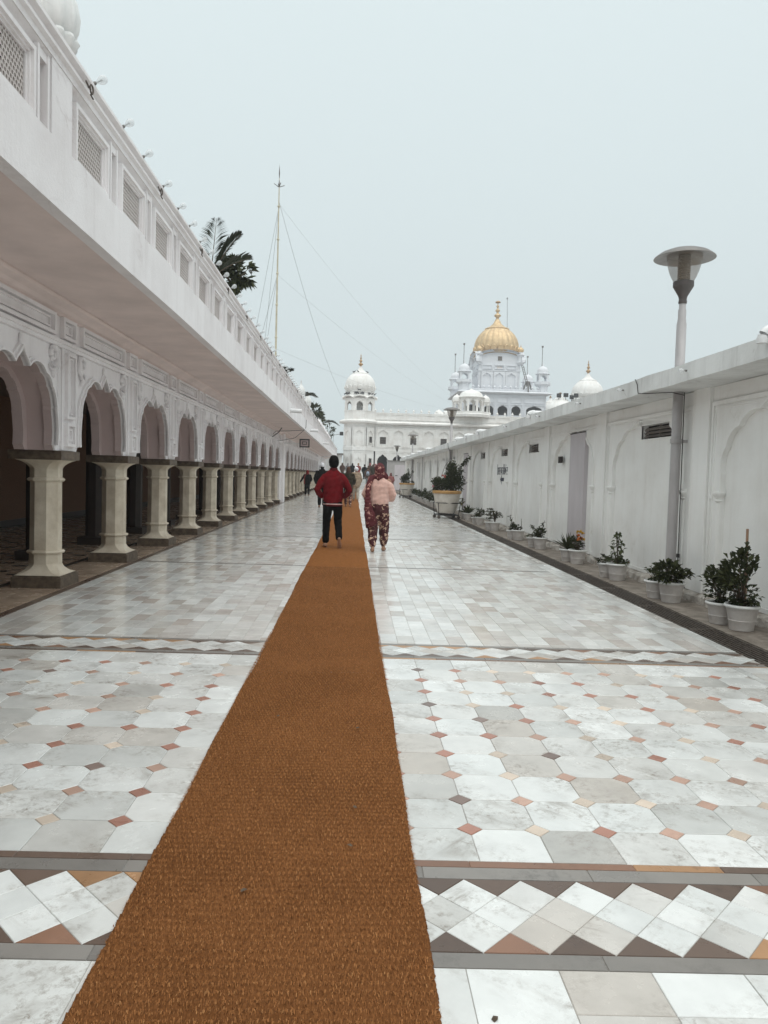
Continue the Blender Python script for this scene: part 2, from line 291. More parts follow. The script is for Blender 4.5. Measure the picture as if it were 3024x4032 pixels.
def thing(name, label, cat, loc=(0, 0, 0), group=None, rz=0, scale=1):
    o = bpy.data.objects.new(name, None); COL.objects.link(o); o.location = loc; o.rotation_euler = (0, 0, rz); o.scale = (scale,)*3
    o.empty_display_size = .2; WL[o.name] = Vector(loc); return tag(o, label, cat, group)
def copy_tree(o, loc=None, parent=None):
    c = o.copy(); COL.objects.link(c)
    if parent is not None: c.parent = parent
    if loc is not None: c.location = loc
    for ch in list(o.children): copy_tree(ch, None, c)
    return c
XM = lambda u, q, d: (d, u, q)          # outline in the y-z plane, depth along x
YM = lambda u, q, d: (u, d, q)          # outline in the x-z plane, depth along y

def cusped(hw, z0, zs, zc, zap, lobes=4, amp=0.03, n=48, tip=.8):
    """cusped (multifoil) arch outline, left foot to right foot"""
    half = [(hw, z0), (hw, (z0+zs)/2)]
    for i in range(n//2+1):
        t = i/(n//2); a = t*math.pi/2
        y = hw*math.cos(a)**.92; z = zs + (zc-zs)*math.sin(a)**.92
        if t < 1:
            b = amp*abs(math.sin(math.pi*lobes*t))**.8*(0.45+.75*t)
            y += b*math.cos(a); z += b*math.sin(a)
        if t > tip: z += (zap-zc)*((t-tip)/(1-tip))**1.5
        half.append((max(y, 0), z))
    half[-1] = (0, zap)
    return [(-y, z) for y, z in half] + [(y, z) for y, z in half[::-1][1:]]
def outline(pts):
    return [(-y, z) for y, z in pts] + [(y, z) for y, z in pts[::-1][1:]]
def arch_plate(mb, fn, curve, u0, u1, z0, z1, d0, d1, outer=False):
    """rectangular slab u0..u1, z0..z1 with an arched opening; faces at d0 and d1, reveal between"""
    uc = (curve[0][0]+curve[-1][0])/2; cz = curve[0][1]; n = len(curve)
    def hit(u, z):
        du, dz = u-uc, z-cz; ts = []
        if du > 1e-9: ts.append((u1-uc)/du)
        if du < -1e-9: ts.append((u0-uc)/du)
        if dz > 1e-9: ts.append((z1-cz)/dz)
        t = min(ts); return (uc+du*t, cz+dz*t)
    rim = [hit(*p) for p in curve]; rim[0] = (u0, cz); rim[-1] = (u1, cz)
    for d, flip in ((d0, 0), (d1, 1)):
        vs = [fn(u, z, d) for u, z in curve] + [fn(u, z, d) for u, z in rim]; fs = []
        for i in range(n-1):
            a, b = rim[i], rim[i+1]
            fs.append((i, i+1, n+i+1, n+i))
            if abs(a[0]-b[0]) > 1e-6 and abs(a[1]-b[1]) > 1e-6:
                cu = a[0] if abs(a[0]-u0) < 1e-6 or abs(a[0]-u1) < 1e-6 else b[0]
                vs.append(fn(cu, z1, d)); fs.append((n+i, n+i+1, len(vs)-1))
        if z0 < cz - 1e-6:
            for ua, ub in ((u0, curve[0][0]), (curve[-1][0], u1)):
                k = len(vs); vs += [fn(ua, z0, d), fn(ub, z0, d), fn(ub, cz, d), fn(ua, cz, d)]; fs.append((k, k+1, k+2, k+3))
        mb.add(vs, fs)
    vs = [fn(u, z, d0) for u, z in curve] + [fn(u, z, d1) for u, z in curve]
    fs = [(i, i+1, n+i+1, n+i) for i in range(n-1)]
    if z0 < cz - 1e-6:
        k = len(vs); vs += [fn(curve[0][0], z0, d0), fn(curve[0][0], z0, d1), fn(curve[-1][0], z0, d0), fn(curve[-1][0], z0, d1)]
        fs += [(0, n, k+1, k), (n-1, 2*n-1, k+3, k+2)]
    mb.add(vs, fs)
    if outer: mb.prism([(u0, z0), (u1, z0), (u1, z1), (u0, z1)], fn, d0, d1, close=False)
    return mb
def arch_trim(mb, fn, curve, wd, d0, d1):
    """raised moulding that follows an arch outline, wd wide, outside the opening"""
    n = len(curve); off = []
    for i, p in enumerate(curve):
        a = Vector(curve[max(i-1, 0)]); b = Vector(curve[min(i+1, n-1)]); t = (b-a).normalized()
        off.append((p[0]-t.y*wd, p[1]+t.x*wd))
    for pa, pb, da, db in ((curve, off, d1, d1), (curve, curve, d0, d1), (off, off, d0, d1)):
        vs = [fn(u, z, da) for u, z in pa] + [fn(u, z, db) for u, z in pb]
        mb.add(vs, [(i, i+1, n+i+1, n+i) for i in range(n-1)])
    return mb
def frame(mb, fn, u0, u1, z0, z1, wd, d0, d1):
    """four-sided raised frame"""
    for a, b, c, e in ((u0, u1, z1-wd, z1), (u0, u1, z0, z0+wd), (u0, u0+wd, z0+wd, z1-wd), (u1-wd, u1, z0+wd, z1-wd)):
        mb.prism([(a, c), (b, c), (b, e), (a, e)], fn, d0, d1)
    return mb
# ------------------------------------------------------------------ ground and courtyard floor
SK = -0.03                                # the paving is laid slightly out of square
def sk(x, y): return (x, y + SK*(x-0.5))
g = MB().box(-400, 400, -60, 900, -0.5, -0.06); tag(put('ground', g.mesh('ground', CONC)), kind='structure')
floor = tag(put('courtyard_floor', MB().box(-3.62, 3.47, -4, 100, -0.055, -0.004).mesh('courtyard_floor', GROUT), (0, 0, 0)), kind='structure')
TT = -0.03                                # tile underside
def slab(pts, z=0.0, bev=0.0025):
    """tile: slightly arrised top edge"""
    n = len(pts); cx = sum(p[0] for p in pts)/n; cy = sum(p[1] for p in pts)/n; ins = []
    for x, y in pts:
        d = math.hypot(x-cx, y-cy); k = (d-bev)/d if d > 1e-6 else 1; ins.append((cx+(x-cx)*k, cy+(y-cy)*k))
    mb = MB(); vs = [(x, y, z) for x, y in ins] + [(x, y, z-bev*.8) for x, y in pts] + [(x, y, TT) for x, y in pts]
    mb.add(vs, [tuple(range(n))] + [(i, (i+1) % n, n+(i+1) % n, n+i) for i in range(n)] + [(n+i, n+(i+1) % n, 2*n+(i+1) % n, 2*n+i) for i in range(n)])
    return mb
GAP = 0.0015
_tc = {}
def tile(name, key, pts, cx, cy, mat):
    k = (key, mat.name)
    if k not in _tc: _tc[k] = slab([(x, y+SK*x) for x, y in pts]).mesh(name, mat)
    x, y = sk(cx, cy); return put(name, _tc[k], (x, y, random.uniform(-.0006, .0004)), floor)
def rect_pts(a, b): return [(-a/2, -b/2), (a/2, -b/2), (a/2, b/2), (-a/2, b/2)]
CX0, CX1 = -0.735, 0.27                    # coir runner edges

# octagons with little square inserts
ys = [3.159 + .294*k for k in range(10)]; rows = [(2.887, ys[0])] + list(zip(ys[:-1], ys[1:])) + [(ys[-1], 6.138)]
def oct_pts(w, h, c, bot, top):
    w2, h2 = w/2-.0012, h/2-.0027; c2 = c
    p = []
    p += [(-w2+c2, -h2), (w2-c2, -h2), (w2, -h2+c2)] if bot else [(-w2, -h2), (w2, -h2)]
    p += [(w2, h2-c2), (w2-c2, h2), (-w2+c2, h2), (-w2, h2-c2)] if top else [(w2, h2), (-w2, h2)]
    if bot: p.append((-w2, -h2+c2))
    return p
for x0, pitch, n, sgn in ((0.532, .2895, 11, 1), (-0.955, .309, 9, -1)):
    edges = [x0 + sgn*pitch*k for k in range(-1, n)]
    for i in range(len(edges)-1):
        a, b = sorted((edges[i], edges[i+1])); b = min(b, 3.203) if sgn > 0 else b; a = max(a, -3.40)
        if b-a < .06: continue
        for j, (y0, y1) in enumerate(rows):
            bot, top = j > 0, j < len(rows)-1; key = ('o', sgn, round(b-a, 3), round(y1-y0, 3), bot, top)
            tile('octagon_tile' if b-a > .12 else 'edge_tile', key, oct_pts(b-a, y1-y0, .054, bot, top) if b-a > .12 else rect_pts(b-a-.0024, y1-y0-.0054), (a+b)/2, (y0+y1)/2, MARB)
    for e in edges[:] :
        if e > 3.1 or e < -3.33: continue
        for y in ys:
            if CX0+.08 < e < CX1-.08: continue
            r = random.random(); m = INL[0] if r < .34 else INL[1] if r < .68 else INL[2] if r < .95 else INL[3]
            q = .054-GAP*.7; tile('insert_tile', 'ins', [(0, -q), (q, 0), (0, q), (-q, 0)], e, y, m)

# the two inlaid diamond bands
def strips(y0, y1, mats, lens):
    x = -3.46 if y0 > 5 else -1.9; xe = 3.46 if y0 > 5 else 2.3
    while x < xe:
        l = min(random.uniform(*lens), xe-x); tile('border_strip', ('s', round(l, 3), round(y1-y0, 3)), rect_pts(l-GAP, y1-y0-GAP), x+l/2, (y0+y1)/2, random.choice(mats)); x += l
def band(y0, y1, px, xs, lo, hi):
    h = (y1-y0)/4
    for (yc, off) in ((y1-h, 0), (y0+2*h, .5), (y0+h, 0)):
        k0 = int((lo-xs)/px)-1
        for k in range(k0, int((hi-xs)/px)+1):
            x = xs + (k+off)*px
            if lo < x < hi and not (CX0+.14 < x < CX1-.14):
                a, b = px/2-GAP, h-GAP; tile('diamond_tile', ('d', px, round(h, 4)), [(0, -b), (a, 0), (0, b), (-a, 0)], x, yc, MARB)
    for k in range(int((lo-xs)/px)-1, int((hi-xs)/px)+1):
        x = xs + (k+.5)*px
        if not lo < x < hi or CX0+.14 < x < CX1-.14: continue
        a, b = px/2-GAP*1.5, h-GAP*1.5; run = math.sin(x*2.3+y0)
        m = OCHRE if (run > .15 and x < 1.6) else BROWN if random.random() < .75 else RUST
        tile('triangle_tile', ('tt', px, round(h, 4)), [(-a, b/2), (0, -b/2), (a, b/2)], x, y1-h/2, m)
        m = BROWN if random.random() < .68 else RUST if random.random() < .6 else OCHRE
        tile('triangle_tile', ('tb', px, round(h, 4)), [(-a, -b/2), (a, -b/2), (0, b/2)], x, y0+h/2, m)
strips(2.838, 2.884, [BROWN, BROWN, RUST, OCHRE], (.2, .8)); strips(2.752, 2.836, [GREYST], (.45, .7))
band(2.313, 2.750, .211, .448, -1.9, 2.3); strips(2.237, 2.311, [GREYST], (.45, .7))
strips(6.14, 6.172, [OCHRE, RUST, BROWN, BROWN], (.3, .9)); strips(6.174, 6.245, [GREYST], (.5, .8))
band(6.247, 6.627, .224, .36, -3.45, 3.4); strips(6.629, 6.69, [GREYST], (.5, .8))

# nearest slabs, below the first band
x = -1.9
while x < 2.4:
    wd = .285; y = 2.235; first = True
    while y > .9:
        h = random.choice((.19, .38, .57)) if first else .57; first = False
        if not (CX0+.2 < x < CX1-.5): tile('marble_slab', ('nr', h), rect_pts(wd-GAP*1.5, h-GAP*1.5), x+wd/2, y-h/2, MARB)
        y -= h
    x += wd
# long polished strips, as far as the entrance; the nearest 300 one by one
cols = []; x = -3.42
while x + .154 < 3.205: cols.append(x); x += .154
STOPS = [(6.692, 12.2, 0), (12.28, 17.6, 0), (17.70, 22.5, 1), (22.6, 31.0, 0), (31.1, 40.0, 0), (40.1, 55, 0), (55.1, 75, 0), (75.1, 99.5, 0)]
fw_, fl = .154, .325; near = []; rest = MB(); restg = MB()
for (a, b, tr) in STOPS:
    if not tr:
        for c in cols:
            y = a - random.random()*fl
            while y < b:
                y0, y1 = max(y, a), min(y+fl, b); y += fl
                if y1-y0 < .03: continue
                if CX0+.05 < c and c+fw_ < CX1-.05: continue
                near.append((y0, c, y1))
    else:
        y = a; big = .245
        while y < b-.05:
            x = -3.42 - random.random()*.5; y1 = min(y+big, b)
            while x < 3.2:
                x0, x1 = max(x, -3.42), min(x+.55, 3.2); x += .55
                if x1-x0 < .04: continue
                mb = slab([sk(x0+GAP, y+GAP), sk(x1-GAP, y+GAP), sk(x1-GAP, y1-GAP), sk(x0+GAP, y1-GAP)]); restg.add(mb.v, mb.f)
            y = y1
near.sort(); cnt = 0
for (y0, c, y1) in near:
    if cnt < 300 and y1-y0 > .1:
        l = round((y1-y0)*40)/40 if y1-y0 < fl-.01 else fl; l = y1-y0
        tile('marble_tile', ('f', round(l, 3)), rect_pts(fw_-.0022, l-.005), c+fw_/2, (y0+y1)/2, MARB_F); cnt += 1
    else:
        q = .0012; p_ = .003; mb = slab([sk(c+q, y0+p_), sk(c+fw_-q, y0+p_), sk(c+fw_-q, y1-p_), sk(c+q, y1-p_)]); rest.add(mb.v, mb.f)
tag(put('marble_tile_field', rest.mesh('marble_tile_field', MARB_F), (0, 0, 0), floor), kind='stuff')
tag(put('grey_tile_field', restg.mesh('grey_tile_field', MARB_G), (0, 0, 0), floor), kind='stuff')
for (a, b, tr) in STOPS[1:]:
    w_ = .078 if a < 15 else .095; p = [sk(-3.42, a-w_), sk(3.2, a-w_), sk(3.2, a-.004), sk(-3.42, a-.004)]
    put('joint_strip', slab(p).mesh('joint_strip', DARKLINE), (0, 0, 0), floor)
# edge course on the right, dark line on the left
y = 1.0
while y < 60:
    l = random.uniform(.9, 1.3)
    if y < 6.04 and y+l > 6.06: l = 6.058-y
    elif 6.04 <= y < 6.6: y = 6.62; continue
    put('edge_slab', slab([(3.345, y+GAP), (3.468, y+GAP), (3.468, y+l-GAP), (3.345, y+l-GAP)]).mesh('edge_slab', MARB), (0, 0, 0), floor)
    put('edge_strip', slab([(3.205, y+GAP), (3.342, y+GAP), (3.342, y+l-GAP), (3.205, y+l-GAP)]).mesh('edge_strip', MARB_F), (0, 0, 0), floor)
    y += l
y = 1.0
while y < 97:
    put('dark_edge_strip', slab([(-3.53, y), (-3.43, y), (-3.43, y+2.7-GAP), (-3.53, y+2.7-GAP)]).mesh('dark_edge_strip', BROWN), (0, 0, 0), floor); y += 2.7

# ------------------------------------------------------------------ coir runner
def runner():
    t = thing('coir_runner', 'long brown woven coir runner laid down the middle of the courtyard', 'carpet', (-.23, 1, 0))
    PX, PY = .0205, .0385; rnd = np.random.RandomState(3)
    def edge(y, s): return .0045*math.sin(y*2.1+s) + .003*math.sin(y*5.3+2*s) + .007*math.sin(y*.7+s*3)
    def strip(ya, yb, dy, nx, relief):
        n = int(round((yb-ya)/dy)); yy = np.linspace(ya, yb, n+1); u = np.linspace(0, 1, nx+1)
        l = np.array([CX0 + edge(y, 1.0) for y in yy]) + (rnd.rand(n+1)-.5)*(.007 if relief else .004); r_ = np.array([CX1 + edge(y, 4.0) for y in yy]) + (rnd.rand(n+1)-.5)*(.007 if relief else .004)
        X = l[:, None] + (r_-l)[:, None]*u[None]; Y = np.repeat(yy[:, None], nx+1, 1)
        Z = np.full_like(X, .0145)
        if relief:
            row = np.floor(Y/PY); wob = .25*np.sin(X*37+Y*3)
            Z = .0085 + .0115*np.abs(np.sin(np.pi*(X/PX + .5*(row % 2) + wob)))**.7*np.abs(np.sin(np.pi*Y/PY))**.6 + (rnd.rand(*X.shape)-.5)*.0035
        Z += .0035*np.sin(Y*1.3+X*2) + .0025*np.sin(Y*3.7-X*4); Z[:, 0] = .002; Z[:, -1] = .002
        w_ = nx+1; i, j = np.meshgrid(np.arange(nx), np.arange(n)); k = (j*w_+i).ravel()
        return np.stack([X, Y, Z], -1).reshape(-1, 3), np.stack([k, k+1, k+w_+1, k+w_], -1)
    vs, fs, o = [], [], 0
    for a in (strip(.9, 5.6, .0064, 182, 1), strip(5.6, 12, .0128, 91, 1), ):
        vs.append(a[0]); fs.append(a[1]+o); o += len(a[0])
    vs = np.concatenate(vs); fs = np.concatenate(fs)
    m, nt, b = newmat('coir_weave')
    geo = _n(nt, 'ShaderNodeNewGeometry')
    mp2 = _n(nt, 'ShaderNodeMapping'); mp2.inputs['Scale'].default_value = (240, 70, 60); nt.links.new(geo.outputs['Position'], mp2.inputs[0])
    n2 = _n(nt, 'ShaderNodeTexNoise', Scale=1.0, Detail=6, Roughness=.7); nt.links.new(mp2.outputs[0], n2.inputs['Vector'])
    r2_ = _ramp(nt, [(.30, (.085, .034, .012)), (.52, (.185, .076, .027)), (.75, (.31, .135, .050))]); nt.links.new(n2.outputs[0], r2_.inputs[0])
    n3 = _n(nt, 'ShaderNodeTexNoise', Scale=1.6, Detail=6); nt.links.new(geo.outputs['Position'], n3.inputs['Vector'])
    r3 = _ramp(nt, [(.35, (.84, .82, .80)), (.65, (1.1, 1.1, 1.1))]); nt.links.new(n3.outputs[0], r3.inputs[0])
    m2 = _n(nt, 'ShaderNodeMix', data_type='RGBA', blend_type='MULTIPLY'); m2.inputs[0].default_value = 1; nt.links.new(r2_.outputs[0], m2.inputs[6]); nt.links.new(r3.outputs[0], m2.inputs[7])
    nt.links.new(m2.outputs[2], b.inputs['Base Color']); b.inputs['Roughness'].default_value = .95; b.inputs['Specular IOR Level'].default_value = .1
    bp = _n(nt, 'ShaderNodeBump', Strength=.6, Distance=.005); nt.links.new(n2.outputs[0], bp.inputs['Height']); nt.links.new(bp.outputs[0], b.inputs['Normal'])
    me = bpy.data.meshes.new('woven_mat'); me.from_pydata(vs.tolist(), [], fs.tolist()); me.materials.append(m); me.shade_smooth(); put('woven_mat', me, (0, 0, 0), t)
    m_f = plain('coir_weave_far', (.25, .100, .032), rough=.95, var=.18, scale=30, detail=8, bump=.3, bscale=120); [n for n in m_f.node_tree.nodes if n.type == 'BSDF_PRINCIPLED'][0].inputs['Specular IOR Level'].default_value = .04
    va, fa_ = strip(12, 24, .2, 12, 0); vb, fb_ = strip(24, 74, 1.0, 6, 0); me = bpy.data.meshes.new('woven_mat'); me.from_pydata(np.concatenate([va, vb]).tolist(), [], np.concatenate([fa_, fb_+len(va)]).tolist()); me.materials.append(m_f); me.shade_smooth(); put('woven_mat', me, (0, 0, 0), t)
    # fibre tufts standing off every knot of the near part, and the frayed selvedges
    r = np.random.RandomState(5); pts = []
    def fibres(x, y, n, lo=0.004, hi=.0125):
        x = np.repeat(x, n); y = np.repeat(y, n); q = len(x)
        x = x + r.normal(0, .0038, q); y = y + r.normal(0, .0055, q); z = r.uniform(.013, .021, q) + .0035*np.sin(y*1.3+x*2) + .0025*np.sin(y*3.7-x*4)
        dx = r.uniform(-.005, .005, q); dy = r.uniform(-.012, .012, q); dz = r.uniform(lo*.3, hi*.6, q); wd = r.uniform(.0007, .0015, q)
        ln = np.hypot(dx, dy)+1e-6; ax, ay = -dy/ln*wd, dx/ln*wd
        P0 = np.stack([x-dx*.5, y-dy*.5, z-.002], -1); P1 = np.stack([x, y, z+dz], -1); P2 = np.stack([x+dx*.6, y+dy*.6, z-.001], -1); A_ = np.stack([ax, ay, 0*ax], -1)
        return np.stack([P0-A_, P0+A_, P1+A_, P1-A_, P2+A_*.6, P2-A_*.6], 1)
    rows_ = int((12-.95)/PY); allf = []
    for k in range(rows_):
        yc = (k+.5)*PY + math.floor(.95/PY)*PY; par = math.floor(yc/PY) % 2
        xs = CX0 + .010 + (np.arange(49) + (.5 if par else 0))*PX; xs = xs[xs < CX1-.004]
        allf.append(fibres(xs, np.full(len(xs), yc), 17 if yc < 2.6 else 14 if yc < 4 else 10 if yc < 7 else 8))
    F_ = np.concatenate(allf); nf = len(F_)
    # selvedge fray
    q = 5200; yv = r.uniform(.95, 7, q); sg = np.where(r.rand(q) < .5, -1, 1); xe = np.where(sg < 0, CX0, CX1) + sg*-.008
    L_ = r.uniform(.008, .022, q); dy = r.uniform(-.012, .012, q); wv = r.uniform(.0005, .0009, q)
    P0 = np.stack([xe, yv, np.full(q, .012)], -1); P1 = np.stack([xe+sg*L_*.6, yv+dy*.5, r.uniform(.006, .018, q)], -1); P2 = np.stack([xe+sg*L_, yv+dy, r.uniform(.003, .012, q)], -1); A_ = np.stack([0*wv, wv, 0*wv], -1)
    F_ = np.concatenate([F_, np.stack([P0-A_, P0+A_, P1+A_, P1-A_, P2+A_*.5, P2-A_*.5], 1)]); nf = len(F_)
    base_ = np.arange(nf)[:, None]*6; fc = np.concatenate([base_ + np.array([[0, 1, 2, 3]]), base_ + np.array([[3, 2, 4, 5]])])
    fm = leafmat('coir_fibre', [(.23, .092, .030), (.42, .19, .070), (.15, .058, .020), (.39, .172, .062), (.30, .125, .043), (.48, .245, .10)], .9)
    me = bpy.data.meshes.new('fibre_tufts'); me.from_pydata(F_.reshape(-1, 3).tolist(), [], fc.tolist()); me.materials.append(fm)
    tag(put('fibre_tufts', me, (0, 0, 0), t), kind='stuff')
runner()

# bits of litter on the runner
lm_ = MB().add([(-.012, -.006, .0), (.0, -.009, .004), (.014, 0, .001), (.002, .008, .005), (-.010, .006, .001)], [(0, 1, 3, 4), (1, 2, 3)]).mesh('dry_leaf_scrap', BARK)
for i, (x, y, rz) in enumerate(((.06, 4.35, .3), (.04, 3.30, 2.0), (-.42, 4.55, 1.0), (.02, 2.95, 2.6), (-.35, 2.62, .5), (.43, 2.02, .8))):
    o = put('dry_leaf_scrap', lm_, (x, y, .026 if x < .27 else .001), None, (0, 0, rz)); tag(o, ('small dark bit of litter on the runner, farthest of the specks', 'dark speck of litter near the right edge of the runner', 'small dark litter speck near the left edge of the runner', 'litter speck on the runner level with the first band', 'litter speck on the left half of the runner', 'brown litter speck on the marble slab right of the runner')[i], 'litter')
# ------------------------------------------------------------------ left: colonnaded gallery building
XF = -3.6                                   # face of the arches
def arcade():
    T = thing('gallery_building', 'long white gallery building with cusped arches on cream stone columns', 'building', (-5.5, 45, 0))
    H_ = [(1.0, 1.684), (.995, 1.70), (.955, 1.75), (.965, 1.82), (.972, 1.92), (.955, 2.04), (.935, 2.13), (.925, 2.16), (.93, 2.20), (.905, 2.29), (.86, 2.37), (.815, 2.415), (.79, 2.425), (.785, 2.46), (.73, 2.52), (.66, 2.555), (.62, 2.56), (.59, 2.59), (.52, 2.635), (.44, 2.655), (.36, 2.655), (.28, 2.64), (.22, 2.61), (.175, 2.575), (.15, 2.61), (.11, 2.645), (.07, 2.675), (.03, 2.715), (0, 2.76)]
    cur = outline(H_)
    smooth = cusped(1.0, 1.684, 2.02, 2.70, 2.70, 1, 0.0)
    rear = outline([(u*.92, 1.684+(z-1.684)*.92) for u, z in H_])
    me = {}
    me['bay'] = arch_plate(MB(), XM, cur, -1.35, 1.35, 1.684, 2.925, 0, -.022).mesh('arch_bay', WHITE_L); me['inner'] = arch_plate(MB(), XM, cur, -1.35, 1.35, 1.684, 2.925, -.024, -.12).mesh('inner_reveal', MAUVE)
    me['trim'] = arch_trim(arch_trim(MB(), XM, cur[2:-2], .055, 0, .028), XM, cur[2:-2], .022, 0, .055).mesh('arch_moulding', WHITE_L)
    mb = MB(); n = len(smooth); vs = [(-.12, u, z) for u, z in smooth] + [(-.33, u, z) for u, z in smooth]; mb.add(vs, [(i, i+1, n+i+1, n+i) for i in range(n-1)])
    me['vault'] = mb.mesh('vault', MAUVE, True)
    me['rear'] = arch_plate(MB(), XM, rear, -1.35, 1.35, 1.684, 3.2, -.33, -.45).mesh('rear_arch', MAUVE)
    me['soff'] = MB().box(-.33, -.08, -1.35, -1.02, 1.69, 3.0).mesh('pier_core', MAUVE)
    mb = MB()                               # scrolled paisley relief
    path = [];
    for i in range(40):
        t = i/39; a = -1.2 + t*8.2; r = .085*(1-t*.82); path.append((.012, math.cos(a)*r*1.15, .07 + math.sin(a)*r*1.45))
    mb.tube(path, [.024*(1-.45*i/39) for i in range(40)], 6)
    mb.tube([(.01, .10, .10), (.014, .09, -.01), (.014, .03, -.09), (.012, -.05, -.10), (.01, -.075, -.05), (.01, -.04, -.02)], [.012, .018, .018, .016, .012, .008], 6)
    mb.tube([(.01, -.01, -.09), (.014, .0, -.14), (.012, .015, -.18)], [.02, .022, .006], 6)
    mb.tube([(.01, .075, .20), (.014, .09, .10), (.012, .07, 0)], [.006, .014, .008], 6)
    me['scroll'] = mb.mesh('scroll_ornament', WHITE_L, True)
    me['fin'] = MB().tube([(.01, 0, 2.72), (.018, .012, 2.78), (.018, -.012, 2.83), (.016, .008, 2.87), (.01, 0, 2.905)], [.03, .016, .012, .022, .006], 6).mesh('finial_relief', WHITE_L, True)
    mb = MB().box(0, .03, -.215, .215, 1.69, 2.925)
    frame(mb, XM, -.14, .14, 2.08, 2.88, .032, .03, .075); frame(mb, XM, -.14, .14, 1.74, 2.03, .036, .03, .075); frame(mb, XM, -.08, .08, 2.14, 2.83, .014, .03, .055); frame(mb, XM, -.07, .07, 1.81, 1.96, .02, .03, .055)
    mb.box(0, .02, -.30, -.275, 1.80, 2.9).box(0, .02, .275, .30, 1.80, 2.9).box(0, .02, -.26, -.24, 1.80, 2.9).box(0, .02, .24, .26, 1.80, 2.9)
    me['pil'] = mb.mesh('pilaster', WHITE_L)
    mb = MB(); frame(mb, XM, -.90, .90, 3.045, 3.30, .04, -.02, .05); frame(mb, XM, -.80, .80, 3.115, 3.24, .02, -.02, .025)
    me['frieze'] = mb.mesh('frieze_panel', WHITE_L)
    mb = MB(); frame(mb, XM, -.21, .21, 3.045, 3.30, .04, -.02, .05); frame(mb, XM, -.12, .12, 3.115, 3.24, .02, -.02, .025)
    me['frieze2'] = mb.mesh('frieze_panel', WHITE_L)
    # octagonal column
    A = math.pi/8; k = 1/math.cos(A)
    def octo(prof): return MB().lathe([(r*k, z) for r, z in prof], 8, (0, 0), A)
    def morph(z0, z1, r0, r1, n=6):          # square foot swelling into the octagon
        mb = MB(); rings = []
        for i in range(n+1):
            t = i/n; e = (1-t)**2.2; h = r1 + (r0-r1)*e; c = h*(1-(1-.414)*t**.5) if t > 0 else h*.985
            rings.append([(h, -c), (h, c), (c, h), (-c, h), (-h, c), (-h, -c), (-c, -h), (c, -h)])
        vs = [(x, y, z0+(z1-z0)*i/n) for i, rg in enumerate(rings) for x, y in rg]
        fs = [(j*8+i, j*8+(i+1) % 8, (j+1)*8+(i+1) % 8, (j+1)*8+i) for j in range(n) for i in range(8)]
        return mb.add(vs, fs)
    shaft = octo([(.176, .285), (.176, .40), (.196, .405), (.209, .425), (.196, .445), (.173, .45), (.169, 1.30), (.191, 1.305), (.204, 1.325), (.191, 1.345), (.174, 1.35), (.174, 1.455)])
    for a in (morph(.152, .29, .275, .174), morph(1.569, 1.45, .272, .172)): shaft.add(a.v, a.f)
    me['col'] = shaft.mesh('column', STONE)
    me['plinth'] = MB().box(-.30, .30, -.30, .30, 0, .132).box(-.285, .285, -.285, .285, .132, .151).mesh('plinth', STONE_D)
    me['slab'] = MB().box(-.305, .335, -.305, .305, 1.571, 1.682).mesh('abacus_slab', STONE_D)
    bays = [8.30+2.7*i for i in range(-4, 11)] + [40.7+2.7*i for i in range(0, 13)]
    piers = [6.95+2.7*i for i in range(-4, 12)] + [39.35+2.7*i for i in range(0, 14)]
    for y in bays:
        o = put('arch_bay', me['bay'], (XF, y, 0), T)
        for kx, nm in (('trim', 'arch_moulding'), ('inner', 'inner_reveal'), ('vault', 'vault'), ('rear', 'rear_arch'), ('fin', 'finial_relief'), ('frieze', 'frieze_panel')): put(nm, me[kx], (XF, y, 0), o)
        put('pier_core', me['soff'], (XF, y, 0), o); q_ = put('pier_core', me['soff'], (XF, y, 0), o); q_.scale = (1, -1, 1)
        s = put('scroll_ornament', me['scroll'], (XF, y+.875, 2.735), o); s.scale = (1.7, 1.2, 1.1); s = put('scroll_ornament', me['scroll'], (XF, y-.875, 2.735), o); s.scale = (1.7, -1.2, 1.1)
    for y in piers:
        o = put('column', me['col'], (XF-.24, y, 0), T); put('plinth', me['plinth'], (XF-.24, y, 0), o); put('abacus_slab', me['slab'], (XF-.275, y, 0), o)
        put('pilaster', me['pil'], (XF, y, 0), T); put('frieze_panel', me['frieze2'], (XF, y, 0), T)
    inner = MB().lathe([(.17, .14), (.17, 2.75), (.26, 2.95), (.26, 3.1)], 8, (0, 0), A).box(-.25, .25, -.25, .25, 0, .14).mesh('inner_column', STONE_IN)
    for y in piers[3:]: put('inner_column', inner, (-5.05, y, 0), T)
    # plain walls past the arches
    put('end_wall', MB().box(-4.29, XF, 74.46, 97, 0, 2.925).mesh('end_wall', WHITE_L), (0, 0, 0), T)
    put('middle_pier', MB().box(-4.29, XF, 36.96, 39.04, 0, 2.925).box(XF, XF+.12, 37.6, 38.4, 0, 3.42).mesh('middle_pier', WHITE_L), (0, 0, 0), T)
    for y in (77.5, 82.5, 88):
        d = put('doorway', MB().box(XF-.01, XF+.05, y-.65, y+.65, 0, 2.35).mesh('doorway', LILAC), (0, 0, 0), T); put('door_leaf', MB().box(XF+.052, XF+.06, y-.5, y+.5, .05, 2.2).mesh('door_leaf', DARK), (0, 0, 0), d)
    put('string_course', MB().box(XF-.2, XF+.045, -4, 97, 2.927, 2.968).box(XF-.2, XF+.075, -4, 97, 2.968, 3.005).mesh('string_course', WHITE_L), (0, 0, 0), T)
    put('frieze_wall', MB().box(XF-.5, XF-.004, -4, 97, 3.006, 3.44).mesh('frieze_wall', WHITE_L), (0, 0, 0), T)
    cove = MB(); pr = [(XF-.003, 3.30), (XF+.03, 3.305), (XF+.035, 3.33), (XF+.07, 3.34), (XF+.11, 3.37), (XF+.19, 3.395), (XF+.21, 3.42), (XF+.21, 3.44), (XF-.003, 3.44)]
